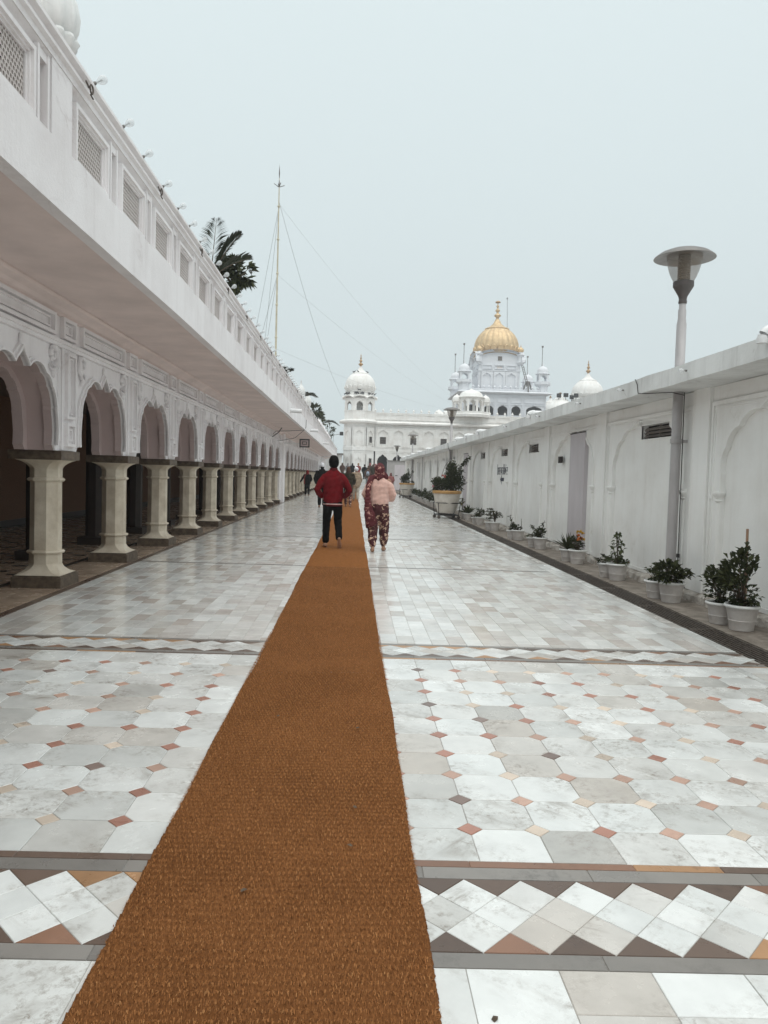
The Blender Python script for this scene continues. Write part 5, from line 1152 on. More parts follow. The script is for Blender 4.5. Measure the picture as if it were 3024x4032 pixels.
# steps and platform before the entrance
st = MB()
for i in range(6): st.box(-3.4, 3.9, 74+i*.75, 100, .002+i*.165, .165*(i+1))
tag(put('entrance_steps', st.mesh('entrance_steps', MARB_G)), kind='structure')
# link between gallery and tower
t = thing('link_porch', 'small white porch with dark doorway between gallery end and domed tower', 'porch', (-2.6, 98, 0))
loc_put('wall', arch_plate(MB(), YM, [(-.4, 0), (-.4, 3.2), (.4, 3.2), (.4, 0)], -1.0, 1.0, 0, 3.9, -.3, 0).mesh('wall', FAR_W), t); loc_put('roof', MB().box(-1.2, 1.15, -.8, 1.5, 3.9, 4.1).mesh('roof', GREYCAP), t); loc_put('door', MB().box(-.45, .45, .1, .15, 0, 3.3).mesh('door', DARK), t)
# grey cabin
t = thing('metal_cabin', 'grey sheet-metal cabin with paler door beside the far lamp post', 'cabin', (4.1, 73.6, 0))
loc_put('shell', MB().box(-.85, 1.0, 0, 2.2, 0, 2.85).mesh('shell', CABIN), t); loc_put('roof', MB().box(-.92, 1.06, -.08, 2.3, 2.852, 2.93).mesh('roof', GREYCAP), t)
d = loc_put('door', MB().box(-.2, .85, -.03, 0, .08, 2.5).mesh('door', LILAC), t); loc_put('handle', MB().box(-.12, .1, -.06, -.032, 1.42, 1.5).mesh('handle', DARKCAP), d); loc_put('corner_post', MB().box(-.95, -.87, -.05, .05, 0, 3.0).mesh('corner_post', GREYPOST), t)

# ------------------------------------------------------------------ roof of the gallery: turrets, palms, shrubs, flagpole
def turret(x, y, s, label):
    t = thing('roof_turret', label, 'turret', (x, y, 3.88), 'small domed turrets on the gallery roof', 0, s)
    b = loc_put('shaft', MB().lathe([(.30, 0), (.30, .3), (.22, .36), (.2, 1.35), (.24, 1.42), (.24, 1.5), (.16, 1.55), (.12, 1.75), (.10, 1.85)], 8, (0, 0), A8).mesh('shaft', WHITE_L), t)
    loc_put('lotus_base', MB().lathe([(.10, 1.82), (.16, 1.86), (.14, 1.95), (.12, 2.0), (.26, 2.12), (.31, 2.2), (.29, 2.24)], 48, (0, 0), 0, 12, .2).mesh('lotus_base', FASCIA_R, True), b)
    loc_put('onion', MB().lathe([(.24, 2.22), (.30, 2.32), (.315, 2.45), (.28, 2.62), (.18, 2.8), (.07, 2.95), (.03, 3.1), (.05, 3.13), (.0, 3.3)], 48, (0, 0), 0, 12, .12).mesh('onion', FASCIA_R, True), b)
turret(-3.55, 8.9, 1.08, 'white lotus-domed roof turret at the top left corner')
turret(-2.95, 41, .78, 'white onion turret on the gallery roof, nearer of the two by the palm')
turret(-2.95, 46.5, .8, 'white onion turret on the gallery roof, farther of the two by the palm')
for i, y in enumerate((51, 53, 55, 57, 59, 61, 66, 68.5, 72)):
    b = tag(put('parapet_urn', finial_bud(.16, .6).mesh('parapet_urn', WHITE_L, True), (-2.45, y, 4.61)), 'small white urn finial on the far part of the gallery coping', 'finial', 'urn finials on the far coping')
def frond(mb, st, p0, d, l, arch=.5, lw=.042, ll=.44, n=30):
    d = d.normalized(); pts = []
    for i in range(9): t = i/8; pts.append(Vector(p0) + d*l*t + Vector((0, 0, -arch*l*t*t)))
    st.tube(pts, [.014*(1-.75*i/8) for i in range(9)], 5)
    for i in range(n):
        t = .12+.88*i/n; k = min(int(t*8), 7); p = pts[k].lerp(pts[k+1], t*8-k); tan = (pts[k+1]-pts[k]).normalized(); sd_ = tan.cross(Vector((0, 0, 1))).normalized()
        for s in (-1, 1): dv = tan*.55 + sd_*s*.75 + Vector((0, 0, .28)); leaf(mb, p, dv, ll*math.sin(math.pi*min(1, t*.86+.12))*random.uniform(.9, 1.1)+.05, lw, .1, .18)
def palm(x, y, h, dirs, label, s=1.0):
    t = thing('roof_palm', label, 'palm', (x, y, 3.88), None, 0, s); lf, stm = MB(), MB()
    loc_put('pot', MB().lathe([(.2, 0), (.27, .4), (.3, .42), (.3, .48), (.26, .48)], 20).mesh('pot', POT), t)
    tr = MB().tube([(0, 0, .3), (.03, .02, h*.5), (0, 0, h)], [.06, .045, .035], 7)
    for d, l, a in dirs: frond(lf, stm, (0, 0, h-.05), Vector(d), l, a)
    loc_put('trunk', tr.mesh('trunk', BARK, True), t); loc_put('rachis', stm.mesh('rachis', BARK), t)
    me = bpy.data.meshes.new('fronds'); me.from_pydata(lf.v, [], lf.f); me.materials.append(PALML); loc_put('fronds', me, t)
palm(-3.02, 15.8, 1.55, [((.02, .25, 1), 1.55, .10), ((.42, .0, .95), 1.5, .30), ((.75, .1, .75), 1.15, .30), ((-.6, .3, .7), .9, .4)], 'potted feather palm on the gallery roof, nearest the viewer')
palm(-3.0, 30.0, 1.2, [((.4*math.cos(a), .4*math.sin(a), .7), 1.0, .45) for a in (0, .9, 1.9, 2.9, 3.8, 4.8, 5.7)], 'small potted palm at the foot of the flagpole')
palm(-3.15, 43, 1.75, [((.7*math.cos(a), .5*math.sin(a), .6), 1.35, .55) for a in (0, .6, 1.3, 2.2, 3.0, 3.8, 4.5, 5.5)], 'bushy roof palm behind the two onion turrets')
palm(-2.95, 68, 2.0, [((.8*math.cos(a), .5*math.sin(a), .5), 1.9, .6) for a in (0, .5, 1.3, 2.2, 3.0, 3.8, 5.5)], 'drooping palm far along the gallery roof')
def roof_shrub(x, y, z, r, n, ll, lw, label, m=LEAF):
    t = thing('roof_shrub', label, 'shrub', (x, y, 3.88)); lf, stm = MB(), MB(); loc_put('pot', MB().lathe([(.2, 0), (.27, .4), (.3, .42), (.3, .48), (.26, .48)], 20).mesh('pot', POT), t)
    stm.tube([(0, 0, .3), (0, 0, z-r*.6)], [.05, .03], 6)
    for i in range(34):
        v = rv(); v.normalize(); k_ = random.uniform(.45, .85); q = Vector((0, 0, z)) + Vector((v.x*r*k_, v.y*r*k_, v.z*r*k_*1.1)); stm.tube([(0, 0, z-r*.7), tuple(q)], [.015, .008], 5)
        for j in range(n//34): leaf(lf, q + rv(r*.12), v*1.0 + rv(1.0), ll*random.uniform(.7, 1.1), lw, .12, .1)
    me = bpy.data.meshes.new('foliage'); me.from_pydata(lf.v, [], lf.f); me.materials.append(m); loc_put('foliage', me, t); loc_put('stem', stm.mesh('stem', BARK), t)
roof_shrub(-3.0, 18.6, 2.36, .43, 900, .24, .095, 'dark broad-leaved shrub on the gallery roof beside the feather palm')
roof_shrub(-2.95, 54, 1.9, .55, 260, .35, .16, 'dark shrub behind the urn finials on the gallery roof'); roof_shrub(-2.95, 59, 1.75, .65, 260, .35, .16, 'broader dark shrub just past the first one behind the urns')
roof_shrub(-2.9, 80, 2.0, .8, 160, .4, .2, 'far dark shrub near the end of the gallery roof')
t = thing('roof_sprig', 'small dark sprig growing on the coping beside the top left turret', 'plant', (-2.3, 6.02, 4.61)); lf = MB(); sm = MB()
branch(lf, sm, [(0, 0, 0), (.0, .01, .05), (.01, .02, .10)], 26, .022, .010, .012); branch(lf, sm, [(0, 0, 0), (.02, .03, .04), (.03, .05, .07)], 16, .02, .01, .01)
me = bpy.data.meshes.new('foliage'); me.from_pydata(lf.v, [], lf.f); me.materials.append(LEAF); loc_put('foliage', me, t); loc_put('stem', sm.mesh('stem', BARK), t)
t = thing('arm_flood_lamp', 'dark flood lamp on a short arm at the far end of the gallery roof', 'lamp', (-2.4, 84, 4.6)); loc_put('arm', MB().tube([(0, 0, 0), (0, 0, 1.1), (.7, 0, 1.25)], .03, 5).mesh('arm', DARKCAP), t); loc_put('housing', MB().box(.7, 1.1, -.1, .1, 1.1, 1.5).mesh('housing', BLK), t)

t = thing('flagpole', 'tall slender cloth-wrapped flagpole rising behind the gallery roof', 'flagpole', (-6.35, 60, 3.88))
loc_put('pole', MB().lathe([(.085, 0), (.075, 7), (.06, 14), (.04, 19.2), (.025, 20.2)], 12).mesh('pole', POLE, True), t)
loc_put('spearhead', MB().lathe([(.05, 19.6), (.10, 19.75), (.04, 19.9), (.02, 20.2), (.05, 20.6), (.03, 20.9), (.0, 21.3)], 8).mesh('spearhead', GREYCAP), t)
cr = MB()
for a in range(4): cr.tube([(0, 0, 19.55), (.42*math.cos(a*1.57+.4), .42*math.sin(a*1.57+.4), 19.75)], .03, 4)
loc_put('cross_arms', cr.mesh('cross_arms', GREYCAP), t)
rn = MB()
for z in (8.0, 10.5, 12.9, 15.5, 18.0): rn.lathe([(.07, z), (.105, z+.05), (.105, z+.12), (.07, z+.17)], 10)
loc_put('clamp_rings', rn.mesh('clamp_rings', POLE), t)
def sag(a, b, s, r, n=14):
    a, b = Vector(a), Vector(b); return MB().tube([a.lerp(b, i/n) - Vector((0, 0, s*4*(i/n)*(1-i/n))) for i in range(n+1)], r, 4)
base = Vector((-6.35, 60, 3.88))
for (z, end, s, r) in ((18.5, (-1.9, 98.5, 11.4), 1.2, .013), (18.3, (16.5, 124, 14), 1.5, .007), (12.9, (16.2, 124, 13.2), 1.0, .007), (7.2, (15, 120, 12), .6, .007), (18, (-9.5, 62, 5), 0, .012), (18, (-8.3, 64, 5), 0, .012), (12.9, (-9.5, 62, 5), 0, .012), (12.9, (-8.5, 64, 5), 0, .012)):
    loc_put('guy_wire', sag((0, 0, z), Vector(end)-base, s, r).mesh('guy_wire', GUY), t)

# pigeons on the tower and on the shrine
pg = MB().lathe([(.0, -.16), (.035, -.13), (.075, -.05), (.085, .02), (.06, .09), (.035, .12), (.045, .15), (.03, .19), (0, .21)], 8); pg.v = [(x*.9, z*1.0, y*.9+.12+max(0, z)*.75) for x, y, z in pg.v]
pg.tube([(0, .19, .29), (0, .24, .28)], [.012, .004], 4); pg.tube([(.03, 0, 0), (.03, 0, .08)], .008, 4); pg.tube([(-.03, 0, 0), (-.03, 0, .08)], .008, 4); pgm = pg.mesh('pigeon', PIGEON, True)
rr_ = random.Random(9)
for i in range(26):
    a = rr_.uniform(-1.5, 1.5); z = rr_.choice((10.80, 10.80, 11.22, 13.42)); r_ = {10.80: 1.8, 11.22: 1.68, 13.42: .85}[z]
    o = put('pigeon', pgm, ((.45+r_*math.sin(a))*1.111, 100+(.65-r_*math.cos(a))*1.111, z*1.111-.167), None, (0, 0, rr_.uniform(0, 6))); o.scale = (1.15,)*3
    tag(o, 'small dark pigeon perched on the domed tower', 'pigeon', 'pigeons on the domed tower')
# ------------------------------------------------------------------ people
SKIN = plain('brown_skin', (0.34, 0.185, 0.115), rough=0.55, var=0.1, scale=12, obj=True)
C_RED = cloth('red_quilted_jacket', (0.165, 0.009, 0.013), .22, 7, bump=.5, bscale=24); C_DKRED = cloth('dark_red_knit', (0.10, 0.012, 0.014)); C_BLACK = cloth('black_cloth', (0.006, 0.0052, 0.005), .2); C_HEM = cloth('pale_pink_hem', (0.62, 0.40, 0.38))
C_PINK = cloth('fuzzy_pink_wool', (0.68, 0.43, 0.365), .10, 16, .5, 130, .7); FL_SCARF = floral('maroon_floral_scarf', (0.085, 0.010, 0.014), (0.50, 0.26, 0.21), 12, .44); FL_PANTS = floral('maroon_floral_cotton', (0.055, 0.008, 0.010), (0.58, 0.40, 0.29), 12.5, .50)
C_OLIVE = cloth('olive_padded_coat', (0.040, 0.032, 0.020), .3); C_BROWN = cloth('brown_wool', (0.10, 0.055, 0.040), .3); C_BEIGE = cloth('beige_shawl', (0.38, 0.29, 0.21), .25); C_WHITE = cloth('white_cotton', (0.70, 0.71, 0.74), .08); C_CREAM = cloth('cream_pyjama', (0.50, 0.46, 0.40), .2)
C_GREY = cloth('grey_cloth', (0.20, 0.20, 0.21), .2); C_BLUE = cloth('pale_blue_bag', (0.36, 0.44, 0.55), .15); C_RUST = cloth('russet_shawl', (0.26, 0.05, 0.04), .3); C_GOLDP = cloth('gold_print', (0.42, 0.25, 0.12), .5, 30); C_ROSE = cloth('dusty_rose', (0.42, 0.16, 0.15), .3); C_NAVY = cloth('dark_navy', (0.02, 0.022, 0.03), .2)
EYE = plain('dark_eye', (.02, .015, .012), .2)
def ringtube(mb, chain, n=14):
    P_ = [Vector(c[:3]) for c in chain]; m = len(P_); rings = []
    def rad(c): return (c[3], c[4] if len(c) > 4 else c[3])
    def addring(p, d, rx, ry):
        a = Vector((1, 0, 0)) - d*d.x
        if a.length < .35: a = Vector((0, 1, 0)) - d*d.y
        a.normalize(); b = d.cross(a); rings.append([p + a*(rx*math.cos(2*math.pi*i/n)) + b*(ry*math.sin(2*math.pi*i/n)) for i in range(n)])
    for j in range(m):
        d = (P_[min(j+1, m-1)] - P_[max(j-1, 0)]).normalized(); rx, ry = rad(chain[j]); e = min(rx, ry)
        if j == 0: addring(P_[0]-d*e*.55, d, rx*.45, ry*.45); addring(P_[0]-d*e*.3, d, rx*.8, ry*.8)
        addring(P_[j], d, rx, ry)
        if j == m-1: addring(P_[j]+d*e*.3, d, rx*.8, ry*.8); addring(P_[j]+d*e*.55, d, rx*.45, ry*.45)
    k = len(rings); vs = [tuple(p) for r_ in rings for p in r_]
    fs = [(j*n+i, j*n+(i+1) % n, (j+1)*n+(i+1) % n, (j+1)*n+i) for j in range(k-1) for i in range(n)] + [tuple(range(n-1, -1, -1)), tuple((k-1)*n+i for i in range(n))]
    mb.add(vs, fs)
def skin_mesh(name, chains, mat, vox=.014, it=6, wrinkle=0, seed=0):
    """overlapping limb volumes fused to one continuous surface"""
    mb = MB()
    for c in chains: ringtube(mb, c)
    me = bpy.data.meshes.new('tmp'); me.from_pydata(mb.v, [], mb.f); bm = bmesh.new(); bm.from_mesh(me); bmesh.ops.recalc_face_normals(bm, faces=bm.faces); bm.to_mesh(me); bm.free()
    o = bpy.data.objects.new('tmp', me); COL.objects.link(o)
    r_ = o.modifiers.new('r', 'REMESH'); r_.mode = 'VOXEL'; r_.voxel_size = vox; r_.use_smooth_shade = True
    s = o.modifiers.new('s', 'SMOOTH'); s.factor = .5; s.iterations = it
    bpy.context.view_layer.update(); out = bpy.data.meshes.new_from_object(o.evaluated_get(bpy.context.evaluated_depsgraph_get())); out.name = name
    bpy.data.objects.remove(o); out.materials.clear(); out.materials.append(mat)
    if wrinkle:
        co = np.empty(len(out.vertices)*3); out.vertices.foreach_get('co', co); co = co.reshape(-1, 3); nr = np.empty(len(out.vertices)*3); out.vertices.foreach_get('normal', nr); nr = nr.reshape(-1, 3)
        x, y, z = co.T; f = np.sin(z*34+6*np.sin(x*9+seed)+3*np.sin(y*11)) * np.sin(x*13+z*6+seed*2) + .7*np.sin(z*60+x*25*np.sin(z*7+seed)+y*12)
        co += nr*(f*wrinkle)[:, None]; out.vertices.foreach_set('co', co.ravel())
    out.shade_smooth(); out.update(); return out
def foot(side, x, y, z, lift=0):
    if not lift: return [(x, y-.055, z+.045, .036, .04), (x+side*.004, y+.0, z+.05, .038, .045), (x+side*.012, y+.09, z+.032, .044, .028), (x+side*.014, y+.16, z+.02, .04, .018)]
    return [(x, y-.03, z+.205, .032, .034), (x, y-.015, z+.155, .033, .028), (x+.006, y+.012, z+.09, .043, .026), (x+.008, y+.035, z+.022, .042, .02)]
def toes(side, x, y, z): return [[(x+side*(.04-.018*i), y+.15-.006*i, z+.016, .010), (x+side*(.042-.018*i), y+.19-.012*abs(i-1), z+.012, .008)] for i in range(4)]
def hand(p, d, side):
    """palm, four unequal bent fingers and a thumb from the side of the palm"""
    p = Vector(p); d = Vector(d).normalized(); s = d.cross(Vector((0, 0, 1)));
    if s.length < .1: s = Vector((0, 1, 0))
    s.normalize(); n = s.cross(d); out = [[(*p, .026, .022), (*(p+d*.05), .034, .017), (*(p+d*.09), .036, .014)]]
    for i, l in enumerate((.062, .072, .067, .052)):
        b = p + d*.085 + s*(.026-.0175*i); m1 = b + d*l*.55 - n*.006; e = m1 + d*l*.4 - n*.02*side; out.append([(*b, .0088), (*m1, .0082), (*e, .007)])
    b = p + d*.025 + s*.03; out.append([(*b, .011), (*(b+d*.035+s*.02), .0098), (*(b+d*.065+s*.022-n*.012), .008)])
    return out
def head_chains(z, yaw_=0):
    return [[(0, .0, z-.115, .05, .055), (0, .01, z-.07, .062, .075), (0, .004, z, .077, .097), (0, -.004, z+.055, .07, .088), (0, -.006, z+.085, .045, .055)],
            [(0, .092, z+.012, .011), (0, .108, z-.02, .015), (0, .098, z-.03, .016)], [(0, .08, z-.06, .02, .012), (0, .092, z-.062, .018, .009)], [(0, .07, z-.092, .022, .02), (0, .085, z-.092, .018, .016)],
            [(.078, -.01, z+.012, .012, .018), (.082, -.016, z-.02, .010, .016)], [(-.078, -.01, z+.012, .012, .018), (-.082, -.016, z-.02, .010, .016)]]
def eyes(t, z):
    for s in (-1, 1): loc_put('eye', MB().lathe([(0, -.009), (.007, -.006), (.010, 0), (.007, .006), (0, .009)], 10, (s*.031, .086)).mesh('eye', EYE, True), t, (0, 0, z+.012))

def man_red():
    t = thing('person', 'person in red jacket, black cap and black trousers walking barefoot on the runner', 'person', (-.41, 15.25, .016), None, R(3), 1.035)
    Lk, La = (-.115, .06, .50), (-.125, .01, .09); Rk, Ra = (.105, .05, .50), (.125, -.23, .21)
    arms = [[(s*.165, 0, 1.375, .045), (s*.29, -.055, 1.17, .045), (s*.22, .09, 1.0, .034)] for s in (-1, 1)]
    body = [[(0, 0, .92, .15, .11), (0, 0, 1.12, .15, .11), (0, 0, 1.30, .17, .11), (0, 0, 1.40, .13, .085), (0, 0, 1.48, .055, .058), (0, .01, 1.57, .052, .056)]] + head_chains(1.64) + arms
    body += [[(-.085, 0, .90, .08), (*Lk, .05), (*La, .036)], [(.085, 0, .90, .08), (*Rk, .05), (.116, -.07, .37, .045), (*Ra, .034)], foot(-1, -.125, .0, .0), foot(1, .128, -.30, .0, 1)] + toes(-1, -.125, 0, 0)
    for s in (-1, 1): body += hand((s*.21, .12, .985), (-s*.5, .35, -.6), s)
    b = loc_put('body', skin_mesh('body', body, SKIN, .0105, 3), t); eyes(t, 1.64)
    tr = [[(0, 0, .99, .165, .12), (0, -.005, .90, .178, .135), (0, -.01, .82, .172, .135)], [(-.088, -.005, .86, .098, .118), (-.105, .03, .66, .088, .098), (*Lk, .078, .085), (-.122, .02, .28, .070), (-.124, .005, .115, .066)], [(.088, -.005, .86, .098, .118), (.102, .04, .66, .088, .096), (*Rk, .078, .085), (.118, -.09, .37, .070), (.126, -.25, .20, .066)]]
    loc_put('trousers', skin_mesh('trousers', tr, C_BLACK, .012, 4, .0025, 1), t)
    jk = [[(0, -.002, .855, .172, .138), (0, -.005, .95, .190, .150), (0, -.005, 1.12, .198, .152), (0, -.01, 1.30, .21, .15), (0, -.01, 1.385, .205, .130), (0, -.005, 1.44, .165, .105), (0, 0, 1.48, .105, .085), (0, 0, 1.51, .075, .075)]]
    for s in (-1, 1): jk.append([(s*.155, -.005, 1.375, .070), (s*.218, -.03, 1.29, .073), (s*.268, -.05, 1.20, .068), (s*.312, -.06, 1.115, .062), (s*.275, .0, 1.045, .060), (s*.21, .09, .99, .055)])
    j = loc_put('jacket', skin_mesh('jacket', jk, C_RED, .0115, 8, .0026, 2), t)
    loc_put('hem_band', MB().lathe([(.170, .835), (.188, .832), (.190, .850), (.170, .854)], 36, (0, -.004), sy=.83).mesh('hem_band', C_HEM, True), j); loc_put('rib_hem', MB().lathe([(.165, .800), (.180, .803), (.185, .832), (.165, .834)], 36, (0, -.004), sy=.83).mesh('rib_hem', C_DKRED, True), j)
    loc_put('collar', MB().lathe([(.088, 1.47), (.082, 1.50), (.072, 1.545), (.064, 1.545), (.066, 1.49)], 28, (0, .0), sy=1.02, cap=False).mesh('collar', C_DKRED, True), j)
    hd = [[(0, -.005, 1.585, .088, .105), (0, -.01, 1.64, .100, .120), (0, -.012, 1.70, .098, .116), (0, -.012, 1.745, .078, .09)], [(0, .03, 1.755, .035, .03), (0, .028, 1.768, .02, .02)]]
    loc_put('cap', skin_mesh('cap', hd, C_BLACK, .011, 4, .0012, 5), t)
def woman_pink():
    t = thing('person', 'person in pink sweater and maroon floral scarf and trousers walking beside the runner', 'person', (.50, 14.85, 0), None, R(-4), 1.045)
    La, Ra = (-.085, -.20, .09), (.095, .10, .09)
    body = [[(0, 0, .86, .15, .12), (0, 0, 1.05, .15, .11), (0, 0, 1.25, .16, .11), (0, 0, 1.35, .13, .08), (0, 0, 1.41, .05, .052), (0, .01, 1.46, .048, .052)]] + head_chains(1.53)
    body += [[(s*.16, 0, 1.33, .05), (s*.25, -.02, 1.06, .046), (s*.10, .19, .99, .03)] for s in (-1, 1)] + [[(-.09, 0, .84, .09), (-.09, -.03, .46, .06), (*La, .036)], [(.09, 0, .84, .09), (.095, .07, .46, .06), (*Ra, .036)], foot(-1, -.085, -.205, 0), foot(1, .10, .09, 0)] + toes(-1, -.085, -.205, 0) + toes(1, .10, .09, 0)
    for s in (-1, 1): body += hand((s*.10, .19, .985), (-s*.9, .2, -.05), s)
    loc_put('body', skin_mesh('body', body, SKIN, .0105, 3), t); eyes(t, 1.53)
    pt = [[(0, 0, .93, .185, .145), (0, -.01, .82, .190, .158), (0, -.01, .74, .186, .15)], [(-.095, -.01, .74, .105, .14), (-.10, -.025, .56, .102, .115), (-.098, -.07, .38, .095, .10), (-.098, -.14, .22, .082, .09), (-.09, -.19, .115, .058, .06)], [(.095, -.01, .74, .105, .14), (.104, .02, .56, .102, .115), (.104, .07, .38, .095, .10), (.106, .10, .22, .084, .09), (.098, .10, .12, .058, .06)]]
    loc_put('trousers', skin_mesh('trousers', pt, FL_PANTS, .012, 4, .0045, 3), t)
    sw = [[(0, -.005, .885, .182, .150), (0, -.012, .96, .190, .160), (0, -.008, 1.08, .184, .148), (0, -.012, 1.22, .192, .148), (0, -.012, 1.30, .180, .125), (0, -.008, 1.345, .14, .105), (0, 0, 1.385, .085, .08)]]
    for s in (-1, 1): sw.append([(s*.135, -.008, 1.295, .066), (s*.205, -.02, 1.21, .074), (s*.262, -.025, 1.06, .070), (s*.235, .06, .985, .062), (s*.14, .17, .985, .048)])
    loc_put('sweater', skin_mesh('sweater', sw, C_PINK, .0115, 7, .003, 4), t)
    sf = [[(0, -.005, 1.40, .098, .105), (0, -.02, 1.46, .096, .115), (0, -.012, 1.54, .100, .122), (0, -.01, 1.60, .088, .105), (0, -.008, 1.63, .055, .065)], [(-.10, -.02, 1.385, .055, .06), (0, -.085, 1.375, .075, .05), (.10, -.02, 1.385, .055, .06)], [(.08, .03, 1.46, .04, .05), (.11, .07, 1.42, .05, .045), (.12, .09, 1.36, .045, .035)], [(.02, -.10, 1.40, .05, .03), (-.03, -.125, 1.345, .03, .02)]]
    s = loc_put('headscarf', skin_mesh('headscarf', sf, FL_SCARF, .0105, 6, .003, 6), t)
    tail = [[(-.06, -.03, 1.40, .05, .05), (-.145, -.06, 1.375, .06, .055), (-.188, -.12, 1.28, .052, .035), (-.205, -.165, 1.12, .050, .026), (-.205, -.185, .95, .062, .028), (-.185, -.20, .80, .082, .03), (-.155, -.205, .66, .105, .028), (-.115, -.20, .54, .105, .022), (-.085, -.20, .50, .07, .016)], [(-.20, -.17, .75, .04, .04), (-.205, -.14, .60, .05, .04), (-.19, -.12, .45, .035, .03)]]
    loc_put('scarf_tail', skin_mesh('scarf_tail', tail, FL_SCARF, .0105, 3, .0055, 9), s)
man_red(); woman_pink()

_pc = {}
def walker(label, loc, h=1.70, coat=C_BLACK, legs=C_BLACK, head='scarf', headmat=C_BROWN, coat_z=.80, shawl=None, bag=None, rz=0, stride=.14, arm=0, vox=.022, group=None):
    """clothed figure in mid-step, seen from behind"""
    t = thing('person', label, 'person', loc, group, rz, h/1.72); a = stride
    key = (round(stride, 2), arm, vox)
    if key not in _pc:
        L = [[(-.085, 0, .90, .085), (-.095, .07+a*.1, .49, .06), (-.10, a, .09, .042)], [(.085, 0, .90, .085), (.095, .05-a*.2, .49, .06), (.10, -a, .10, .042)]]
        ar = [[(-.18, 0, 1.41, .055), (-.26 if not arm else -.34, -.02, 1.13, .045), (-.22 if not arm else -.46, .06, .92, .032)], [(.18, 0, 1.41, .055), (.26, -.02, 1.13, .045), (.22, .10, .96, .032)]]
        body = [[(0, 0, .90, .15, .11), (0, 0, 1.12, .15, .11), (0, 0, 1.32, .18, .12), (0, 0, 1.43, .14, .09), (0, 0, 1.50, .055, .055), (0, .01, 1.55, .05, .055)]] + head_chains(1.61) + L + ar + [foot(-1, -.10, a, 0), foot(1, .10, -a, 0)]
        body += hand((ar[0][2][0], .06, .91), (-.3 if arm else 0, .1, -1), -1) + hand((.22, .10, .95), (0, .2, -1), 1)
        _pc[key] = (skin_mesh('body', body, SKIN, min(vox, .014), 3), L)
    me, L = _pc[key]; loc_put('body', me, t); eyes(t, 1.61)
    tr = [[(0, 0, .98, .165, .125), (0, 0, .86, .18, .14)], *[[(q[0][0], 0, .86, .10, .12), (q[1][0], q[1][1], .49, .085, .09), (q[2][0], q[2][1], .12, .066, .07)] for q in L]]
    loc_put('trousers', skin_mesh('trousers', tr, legs, vox, 3, .003, 1), t)
    ct = [[(0, 0, coat_z, .20, .165), (0, 0, 1.0, .195, .155), (0, -.01, 1.25, .215, .155), (0, -.01, 1.40, .20, .13), (0, 0, 1.49, .085, .08)]]
    ct += [[(-.18, 0, 1.40, .08), (-.275 if not arm else -.345, -.02, 1.13, .07), (-.235 if not arm else -.45, .05, .95, .055)], [(.18, 0, 1.40, .08), (.275, -.02, 1.13, .07), (.235, .09, .98, .055)]]
    loc_put('coat', skin_mesh('coat', ct, coat, vox, 3, .004, 2), t)
    if head == 'scarf': hc = [[(0, -.01, 1.48, .10, .11), (0, -.015, 1.56, .095, .112), (0, -.01, 1.64, .098, .118), (0, -.01, 1.70, .07, .085)], [(-.1, 0, 1.46, .05), (0, -.07, 1.46, .06), (.1, 0, 1.46, .05)]]
    elif head == 'turban': hc = [[(0, -.005, 1.62, .105, .125), (0, -.005, 1.67, .125, .145), (0, -.005, 1.72, .12, .14), (0, 0, 1.755, .075, .09)], [(-.10, .05, 1.66, .03), (0, .11, 1.72, .04), (.10, .05, 1.66, .03)]]
    else: hc = [[(0, -.005, 1.60, .088, .105), (0, -.01, 1.66, .092, .110), (0, -.01, 1.71, .075, .09)]]
    loc_put('headwear', skin_mesh('headwear', hc, headmat, min(vox, .018), 3, .003, 3), t)
    if head == 'kerchief': loc_put('hair', skin_mesh('hair', [[(0, -.02, 1.53, .075, .08), (0, -.03, 1.58, .082, .09)]], C_BLACK, .02, 2), t)
    if shawl:
        sh = [[(-.20, -.03, 1.42, .09, .09), (0, -.08, 1.43, .12, .09), (.20, -.03, 1.42, .09, .09)], [(0, -.06, 1.38, .24, .14), (0, -.06, 1.15, .27, .165), (0, -.05, .95, .26, .17), (.02, -.04, .82, .22, .16)], [(-.2, -.1, 1.1, .07, .06), (-.16, -.14, .85, .09, .05), (-.1, -.15, .68, .08, .03)]] if shawl[1] == 'wrap' else [[(.02, -.10, 1.46, .06, .05), (-.14, -.06, 1.42, .06, .06), (-.20, -.14, 1.25, .045, .03), (-.21, -.17, 1.0, .045, .025), (-.20, -.17, .80, .05, .025)]]
        loc_put('shawl', skin_mesh('shawl', sh, shawl[0], min(vox, .016), 3, .006, 4), t)
    if bag:
        bg_ = loc_put('backpack', skin_mesh('backpack', [[(0, -.19, 1.02, .13, .07), (0, -.20, 1.18, .14, .085), (0, -.18, 1.33, .12, .06)]], bag, .02, 2), t); loc_put('pocket', MB().box(-.08, .08, -.305, -.28, 1.02, 1.15).mesh('pocket', C_GREY), bg_)
    return t
walker('person in olive padded coat and reddish headscarf walking ahead of the red jacket', (-.25, 34.3, .016), 1.80, C_OLIVE, FL_PANTS, 'scarf', C_RUST if False else C_BROWN, .62, rz=R(-4), vox=.018)
walker('person in white turban and beige wrapped shawl walking on the runner', (.12, 41.8, .016), 1.80, C_BEIGE, C_CREAM, 'turban', C_WHITE, .75, (C_BEIGE, 'wrap'), rz=R(3), vox=.018)
walker('person in black with red head covering walking along the gallery columns', (-3.02, 49.4, 0), 1.66, C_BLACK, C_BLACK, 'scarf', cloth('red_headcloth', (0.30, 0.02, 0.025)), .78, (C_RUST, 'strip'), rz=R(6), arm=1, vox=.018)
walker('person in black coat and white kerchief, partly hidden behind the red jacket', (-1.38, 33.0, 0), 1.92, C_BLACK, C_BLACK, 'kerchief', C_WHITE, .70, rz=R(-3), vox=.02)
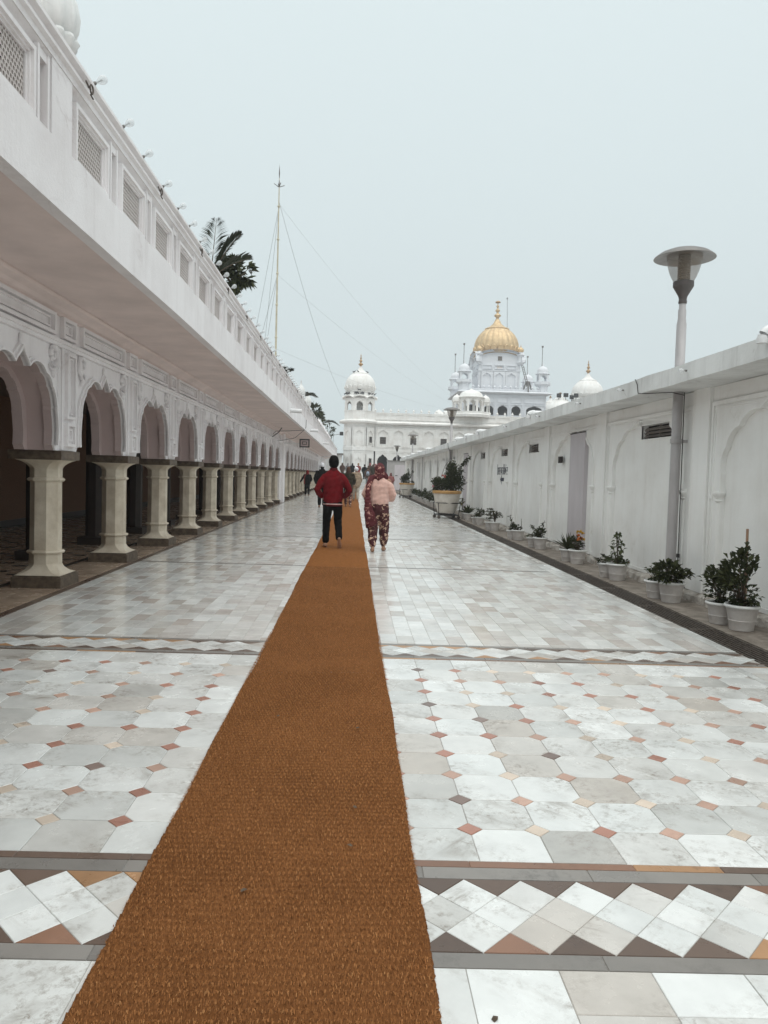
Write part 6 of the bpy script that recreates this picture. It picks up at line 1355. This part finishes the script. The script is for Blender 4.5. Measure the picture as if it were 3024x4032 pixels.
walker('person with pale blue backpack climbing the steps', (1.35, 75.3, .33), 1.85, C_BROWN, C_GREY, 'cap', C_BROWN, .8, None, C_BLUE, vox=.03, group='people near the entrance')
CR = [((-2.2, 84, 1.0), C_NAVY, C_BLACK, 'scarf', C_BROWN, 'dark-clothed person at the left edge of the crowd'), ((-1.35, 86, 1.0), C_BROWN, C_BLACK, 'scarf', C_BROWN, 'person in brown coat with brown hood in the crowd'), ((-.75, 88, 1.0), C_GREY, C_GREY, 'cap', C_GREY, 'grey-clad person in the crowd beside the brown hood'),
      ((-.2, 83, 1.0), C_BLACK, C_BLACK, 'scarf', C_BLACK, 'black-clad person in the crowd above the white turban'), ((.45, 85, 1.0), C_RUST, C_BROWN, 'turban', C_GOLDP, 'person in russet shawl and gold-patterned head cloth in the crowd'), ((1.7, 82, 1.0), C_BROWN, C_BLACK, 'scarf', C_ROSE, 'person in brown with dusty rose scarf ahead of the backpack'),
      ((2.35, 84, 1.0), C_ROSE, C_CREAM, 'turban', C_ROSE, 'person in rose clothing and turban right of the rose scarf'), ((2.75, 87, 1.0), C_CREAM, C_GREY, 'scarf', C_CREAM, 'cream-clad person at the right of the crowd'), ((1.05, 78.2, .83), C_BLACK, C_BLACK, 'cap', C_BLACK, 'small black-clad figure left of the backpack'), ((1.95, 79, .85), C_OLIVE, C_BLACK, 'scarf', C_BROWN, 'olive-clad person just ahead of the backpack'),
      ((2.9, 60, 0), C_ROSE, C_CREAM, 'scarf', FL_SCARF, 'person in rose with patterned scarf half hidden by the pink sweater'), ((-.55, 70, .0), C_CREAM, C_CREAM, 'scarf', C_BROWN, 'pale-clad person at the foot of the steps')]
for i, (p, c, l, hd_, hm, lab) in enumerate(CR):
    walker(lab, p, random.uniform(1.64, 1.76), c, l, hd_, hm, .72, None, None, R(random.uniform(-15, 15)), random.choice((.06, .12, .16)), 0, .034, 'people near the entrance')

# ------------------------------------------------------------------ damp winter air
hz = MB().box(-120, 120, -30, 180, -1.6, 42)
hm, hnt, hb = newmat('haze_air'); hnt.nodes.remove(hb)
pv = hnt.nodes.new('ShaderNodeVolumePrincipled'); pv.inputs['Color'].default_value = (.93, .95, .97, 1); pv.inputs['Density'].default_value = .0014; pv.inputs['Anisotropy'].default_value = .2
hnt.links.new(pv.outputs[0], [n for n in hnt.nodes if n.type == 'OUTPUT_MATERIAL'][0].inputs['Volume'])
tag(put('haze', hz.mesh('haze', hm)), kind='stuff')
